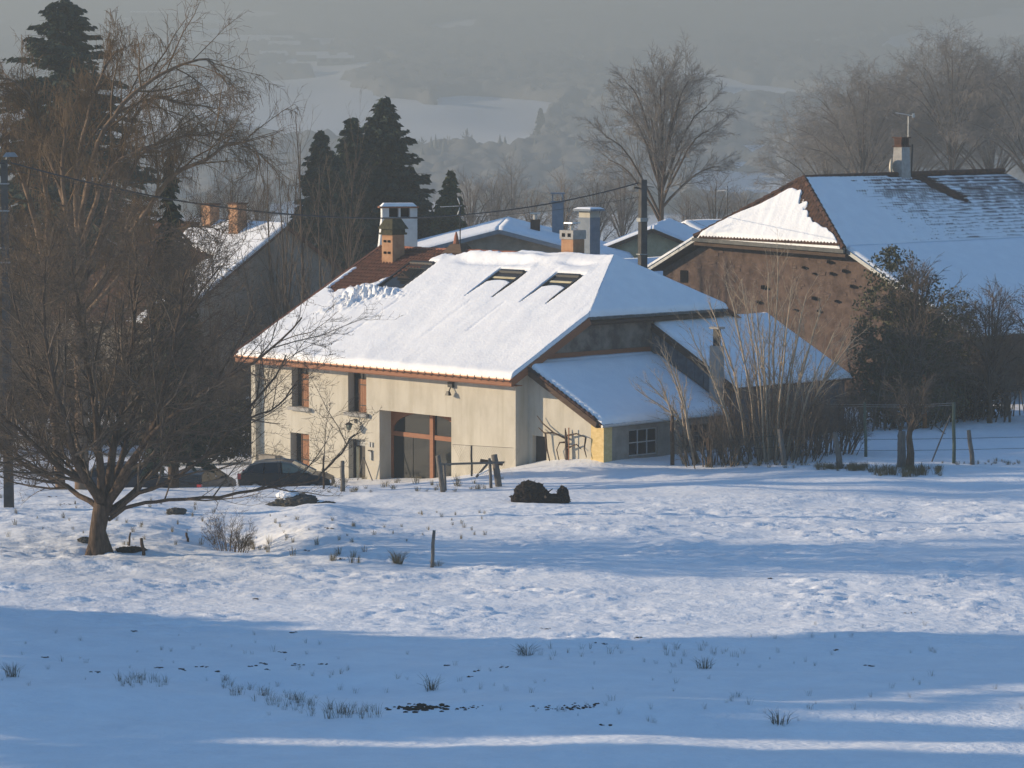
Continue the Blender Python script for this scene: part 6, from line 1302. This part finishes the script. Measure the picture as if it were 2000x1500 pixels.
# ------------------------------------------------------------------ the far hillside: woods and village in the haze
def far_ground(px, py):
    d = ray(px, py); Ys = np.linspace(700, 4600, 1500); t = Ys / d[1]; z = HC + d[2] * t; x = d[0] * t; g = land_base(x, Ys); b = np.nonzero(z < g)[0]
    if not len(b): return None
    i = b[0]; return np.array([x[i], Ys[i], g[i]])
FIELDS = [[(380, 140), (500, 138), (640, 140), (720, 165), (830, 190), (960, 215), (960, 280), (700, 275), (560, 270), (400, 250), (340, 180)], [(850, 172), (960, 166), (1040, 180), (1090, 195), (1050, 240), (1060, 275), (1000, 290), (940, 285), (880, 260)], [(1360, 188), (1430, 158), (1500, 148), (1560, 158), (1600, 185), (1500, 192)],
          [(1360, 262), (1530, 268), (1535, 284), (1360, 288)], [(1360, 294), (1520, 297), (1520, 306), (1360, 306)], [(1350, 312), (1500, 318), (1640, 330), (1640, 390), (1350, 390)], [(1740, 60), (1900, 20), (2060, 0), (2060, 60), (1900, 90), (1700, 100)], [(0, 30), (70, 36), (60, 48), (0, 46)], [(200, 60), (420, 55), (420, 85), (200, 72)], [(-100, 200), (340, 150), (360, 260), (-100, 320)]]
rs = np.random.RandomState(17)
bm = bmesh.new(); bmesh.ops.create_icosphere(bm, subdivisions=1, radius=1); V0 = np.array([v.co[:] for v in bm.verts]); F0 = np.array([[v.index for v in f.verts] for f in bm.faces]); bm.free()
V0 = V0 * (1 + .25 * rs.normal(size=(len(V0), 1)))
Cn = []; 
for k in range(3):
    b = len(Cn)
cv = [(0, 0, 1.0)] + [(cos(a) * r, sin(a) * r, z) for z, r in ((.72, .16), (.45, .30), (.05, .42)) for a in np.arange(6) * pi / 3]; cf = [(0, 1 + i, 1 + (i + 1) % 6) for i in range(6)]
for l in range(2):
    for i in range(6): a = 1 + l * 6 + i; b = 1 + l * 6 + (i + 1) % 6; c = a + 6; d = b + 6; cf += [(a, c, d), (a, d, b)]
cv = np.array(cv); cf = np.array(cf)
dec = [[], [], 0]; con = [[], [], 0]
def seen_at(x, y, z):
    fy = y * cos(PITCH) - (z - HC) * sin(PITCH); fz = y * sin(PITCH) + (z - HC) * cos(PITCH); return 1000 + FPX * x / fy, 750 - FPX * fz / fy
def is_wood(x, y, z):
    """1 in the woods, 0 on the open fields and (mostly) among the houses"""
    PX, PY = seen_at(x, y, z); d = np.full(x.shape, 99.0)
    for f in FIELDS: d = np.minimum(d, pdist(PX, PY, f) * np.where(inpoly(PX, PY, f), -1, 1))
    w = sstep(-2.0, 3.0, d + 9 * fbm(x / 90, y / 160, 92, 3)); vil = inpoly(PX, PY, [(230, 10), (600, 60), (760, 110), (760, 140), (250, 140)])
    w = np.where(vil, w * (fbm(x / 60, y / 90, 93, 2) > 0.0), w); return w * (fbm(x / 230 + 5, y / 420, 94, 3) > -0.55)
# the closed canopy of the woods
gy = np.concatenate([np.arange(1150, 2400, 11.0), np.arange(2400, 4400, 16.0)]); gx = np.linspace(-1, 1, 300); GX = gx[None, :] * (gy[:, None] * .21); GY = np.repeat(gy[:, None], 300, 1); GZ = land_base(GX, GY); WM = is_wood(GX, GY, GZ + 5)
top = GZ - 3 + WM * (10.5 + 3.2 * perlin(GX / 9, GY / 16, 97) + 2.0 * perlin(GX / 5, GY / 9, 98) + 2.5 * perlin(GX / 60, GY / 80, 99))
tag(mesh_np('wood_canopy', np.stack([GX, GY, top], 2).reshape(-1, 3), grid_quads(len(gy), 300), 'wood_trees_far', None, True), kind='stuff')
# single trees standing out of it
N = 4500; yy = 1200 + (4000 - 1200) * rs.rand(N) ** 0.9; xx = (rs.rand(N) - .5) * 2 * (yy * .205); zz = land_base(xx, yy); keep = is_wood(xx, yy, zz + 5) > .5
AIRY = []
for k in range(12):
    m_ = 26; az = rs.rand(m_) * 6.28; el = rs.uniform(.25, 1.5, m_); r0 = rs.uniform(.08, .42, m_); d_ = np.stack([np.cos(az) * np.cos(el), np.sin(az) * np.cos(el), np.sin(el)], 1)
    c_ = np.array([0, 0, .38]) + d_ * r0[:, None] * [1, 1, 1.15]; L_2 = rs.uniform(.10, .26, (m_, 1)); sd = np.cross(d_, rs.normal(size=(m_, 3))); sd /= np.linalg.norm(sd, axis=1, keepdims=True); sd *= rs.uniform(.02, .05, (m_, 1))
    AIRY.append(np.stack([c_ - d_ * L_2, c_ + sd, c_ + d_ * L_2, c_ - sd], 1).reshape(-1, 3))
AF = np.array([[4 * j, 4 * j + 1, 4 * j + 2] for j in range(26)] + [[4 * j, 4 * j + 2, 4 * j + 3] for j in range(26)])
ISC = perlin(xx / 140, yy / 140, 91) > 0.30
for i in np.nonzero(keep)[0]:
    h = rs.uniform(5, 10); isc = ISC[i]
    if isc: V = cv * np.array([h * .5, h * .5, h * 1.2]); F = cf; D = con
    else: V = AIRY[i % 12] * h; F = AF; D = dec
    a = rs.rand() * 6.28; V = V @ np.array([[cos(a), sin(a), 0], [-sin(a), cos(a), 0], [0, 0, 1]]) + [xx[i], yy[i], zz[i] + 2.5]
    D[0].append(V); D[1].append(F + D[2]); D[2] += len(V)
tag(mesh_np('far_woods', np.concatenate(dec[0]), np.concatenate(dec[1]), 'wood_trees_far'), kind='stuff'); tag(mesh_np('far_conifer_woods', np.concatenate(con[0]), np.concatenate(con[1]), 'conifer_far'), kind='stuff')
def far_house(px, py, wpx, hpx, roofpx, label, dpx=None, Y=None, wall='render_grey', rows=0, cols=0, yaw=0.0):
    g = far_ground(px, py)
    if g is None: return
    s = g[1] / FPX; w_ = wpx * s; h = hpx * s; rf = roofpx * s; dp = max(9, w_ * .45)
    t = empty('far_house', tuple(g), yaw, label, 'building', 'hazy village on the far hillside')
    MB().box(-w_ / 2, w_ / 2, 0, dp, -8, h).build('wall', wall, t)
    q = MB(); o_ = .6; q.hexa([(-w_ / 2 - o_, -o_, h), (w_ / 2 + o_, -o_, h), (w_ / 2 + o_, dp + o_, h), (-w_ / 2 - o_, dp + o_, h), (-w_ / 2 - o_, dp / 2 - .3, h + rf), (w_ / 2 + o_, dp / 2 - .3, h + rf), (w_ / 2 + o_, dp / 2 + .3, h + rf), (-w_ / 2 - o_, dp / 2 + .3, h + rf)]); q.build('roof', 'snow', t)
    for r_ in range(rows):
        for c_ in range(cols):
            cx = -w_ / 2 + w_ * (c_ + .5) / cols; cz = h * (r_ + .45) / rows; MB().box(cx - w_ / cols * .3, cx + w_ / cols * .3, -.12, -.02, cz, cz + h / rows * .42).build('window', 'glass_dark', t)
HB = [(305, 75, 100, 50, 3, 'large hazy flat-topped apartment block on the far hill', 4, 6, 'render_grey'), (392, 58, 64, 14, 14, 'hazy long house with pale roof right of the apartment block', 1, 4, 'render_cream'), (440, 62, 32, 12, 10, 'hazy small house at the right end of the long one', 1, 2, 'render_cream'), (470, 92, 110, 12, 12, 'hazy long low hall below the apartment block', 1, 6, 'render_grey'), (540, 88, 60, 10, 9, 'hazy low hall at the right end of the village', 1, 3, 'render_grey'), (555, 104, 60, 16, 8, 'hazy house with windows in the middle of the village', 1, 4, 'render_cream'), (415, 78, 50, 14, 8, 'hazy white house among the far village roofs', 1, 3, 'render_white'), (540, 118, 66, 10, 9, 'hazy long shed lowest in the far village', 0, 0, 'render_grey'), (610, 120, 60, 12, 7, 'hazy shed right of the lowest one', 0, 0, 'render_grey'), (655, 128, 70, 14, 6, 'hazy rightmost low building of the far village', 1, 3, 'render_grey'), (500, 70, 60, 8, 8, 'hazy house highest on the right of the apartment block', 0, 0, 'render_grey'), (690, 118, 60, 10, 6, 'hazy low roof at the edge of the far wood', 0, 0, 'render_grey')]
for (px, py, w_, h_, r_, lab, rw, cl, wm) in HB: far_house(px, py, w_, h_, r_, lab, wall=wm, rows=rw, cols=cl)
# one tall dark conifer standing alone in the haze
g = far_ground(1056, 268)
if g is not None:
    s = g[1] / FPX; conifer(g, 55 * s, 15 * s, 'lone hazy pointed conifer beside the far snowy field', 'needles', 333, .5, .2, 'conifer', 'conifer_tree', None, .9, .2, .02, 1.2)

# ------------------------------------------------------------------ unseen needle masses added off left, shaped to shade the near field
def add_shade_mass(poly, x0, thick, n, label, seed):
    rs = np.random.RandomState(seed); ys = [p[0] for p in poly]; zs = [p[1] for p in poly]; C = []
    while len(C) < n:
        y = rs.uniform(min(ys), max(ys), n); z = rs.uniform(min(zs), max(zs), n); k = inpoly(y, z, poly) & (pdist(y, z, poly) > rs.rand(n) ** 2 * 1.2 * np.clip(1 + 1.6 * perlin(y / 2.5, z / 1.2, 96), .1, 3) - .05) & (perlin(y / 1.1 + seed * 9, z / 0.5, 95) > -0.42); C += [(rs.normal() * thick, a, b) for a, b in zip(y[k], z[k])]
    C = np.array(C[:n]); c0 = on_land(x0, (min(ys) + max(ys)) / 2); t = empty('shade_mass', tuple(c0), 0, label, 'tree')
    P_ = C + np.array([x0, 0, 0]) - c0; leaves('crown', t, P_, .55, 'needles', seed)
    m_ = P_.mean(0); MB().tube([(0, 0, -1), (0, (m_[1]) * .5, m_[2] * .5), (0, m_[1], m_[2] + 1)], [.4, .3, .1], 7).build('trunk', 'bark', t)
def shade_poly(pairs, xc):
    """outline on the ground in view (x, Y) that the crown must cover, carried back along the sun's rays to the trees at x = xc"""
    out = []
    for px, py in pairs:
        g = G(px, py) if py < 1600 else np.array([P(px, py, 60)[0], 60, 3.6]); dx = g[0] - xc
        out.append((g[1] - SUN_H[1] / SUN_H[0] * dx, g[2] + tan(SUN_EL) / SUN_H[0] * dx))
    return out
XC = -52.0
add_shade_mass(shade_poly([(-60, 1185), (300, 1205), (650, 1238), (1000, 1248), (1500, 1244), (2060, 1236), (2060, 1330), (1700, 1358), (1240, 1378), (1700, 1372), (2060, 1350), (2060, 1362), (1700, 1384), (1390, 1402), (2060, 1424), (2060, 1452), (1500, 1440), (1000, 1436), (600, 1440), (200, 1452), (-60, 1450)], XC), XC, .5, 10000, 'broad dark pine off to the left, shading the near field', 1)
add_shade_mass(shade_poly([(-60, 1455), (200, 1456), (600, 1458), (1000, 1458), (1500, 1466), (2060, 1474), (2060, 1760), (-60, 1760)], XC), XC, .5, 7000, 'second dark pine off to the left, nearer the viewer', 2)
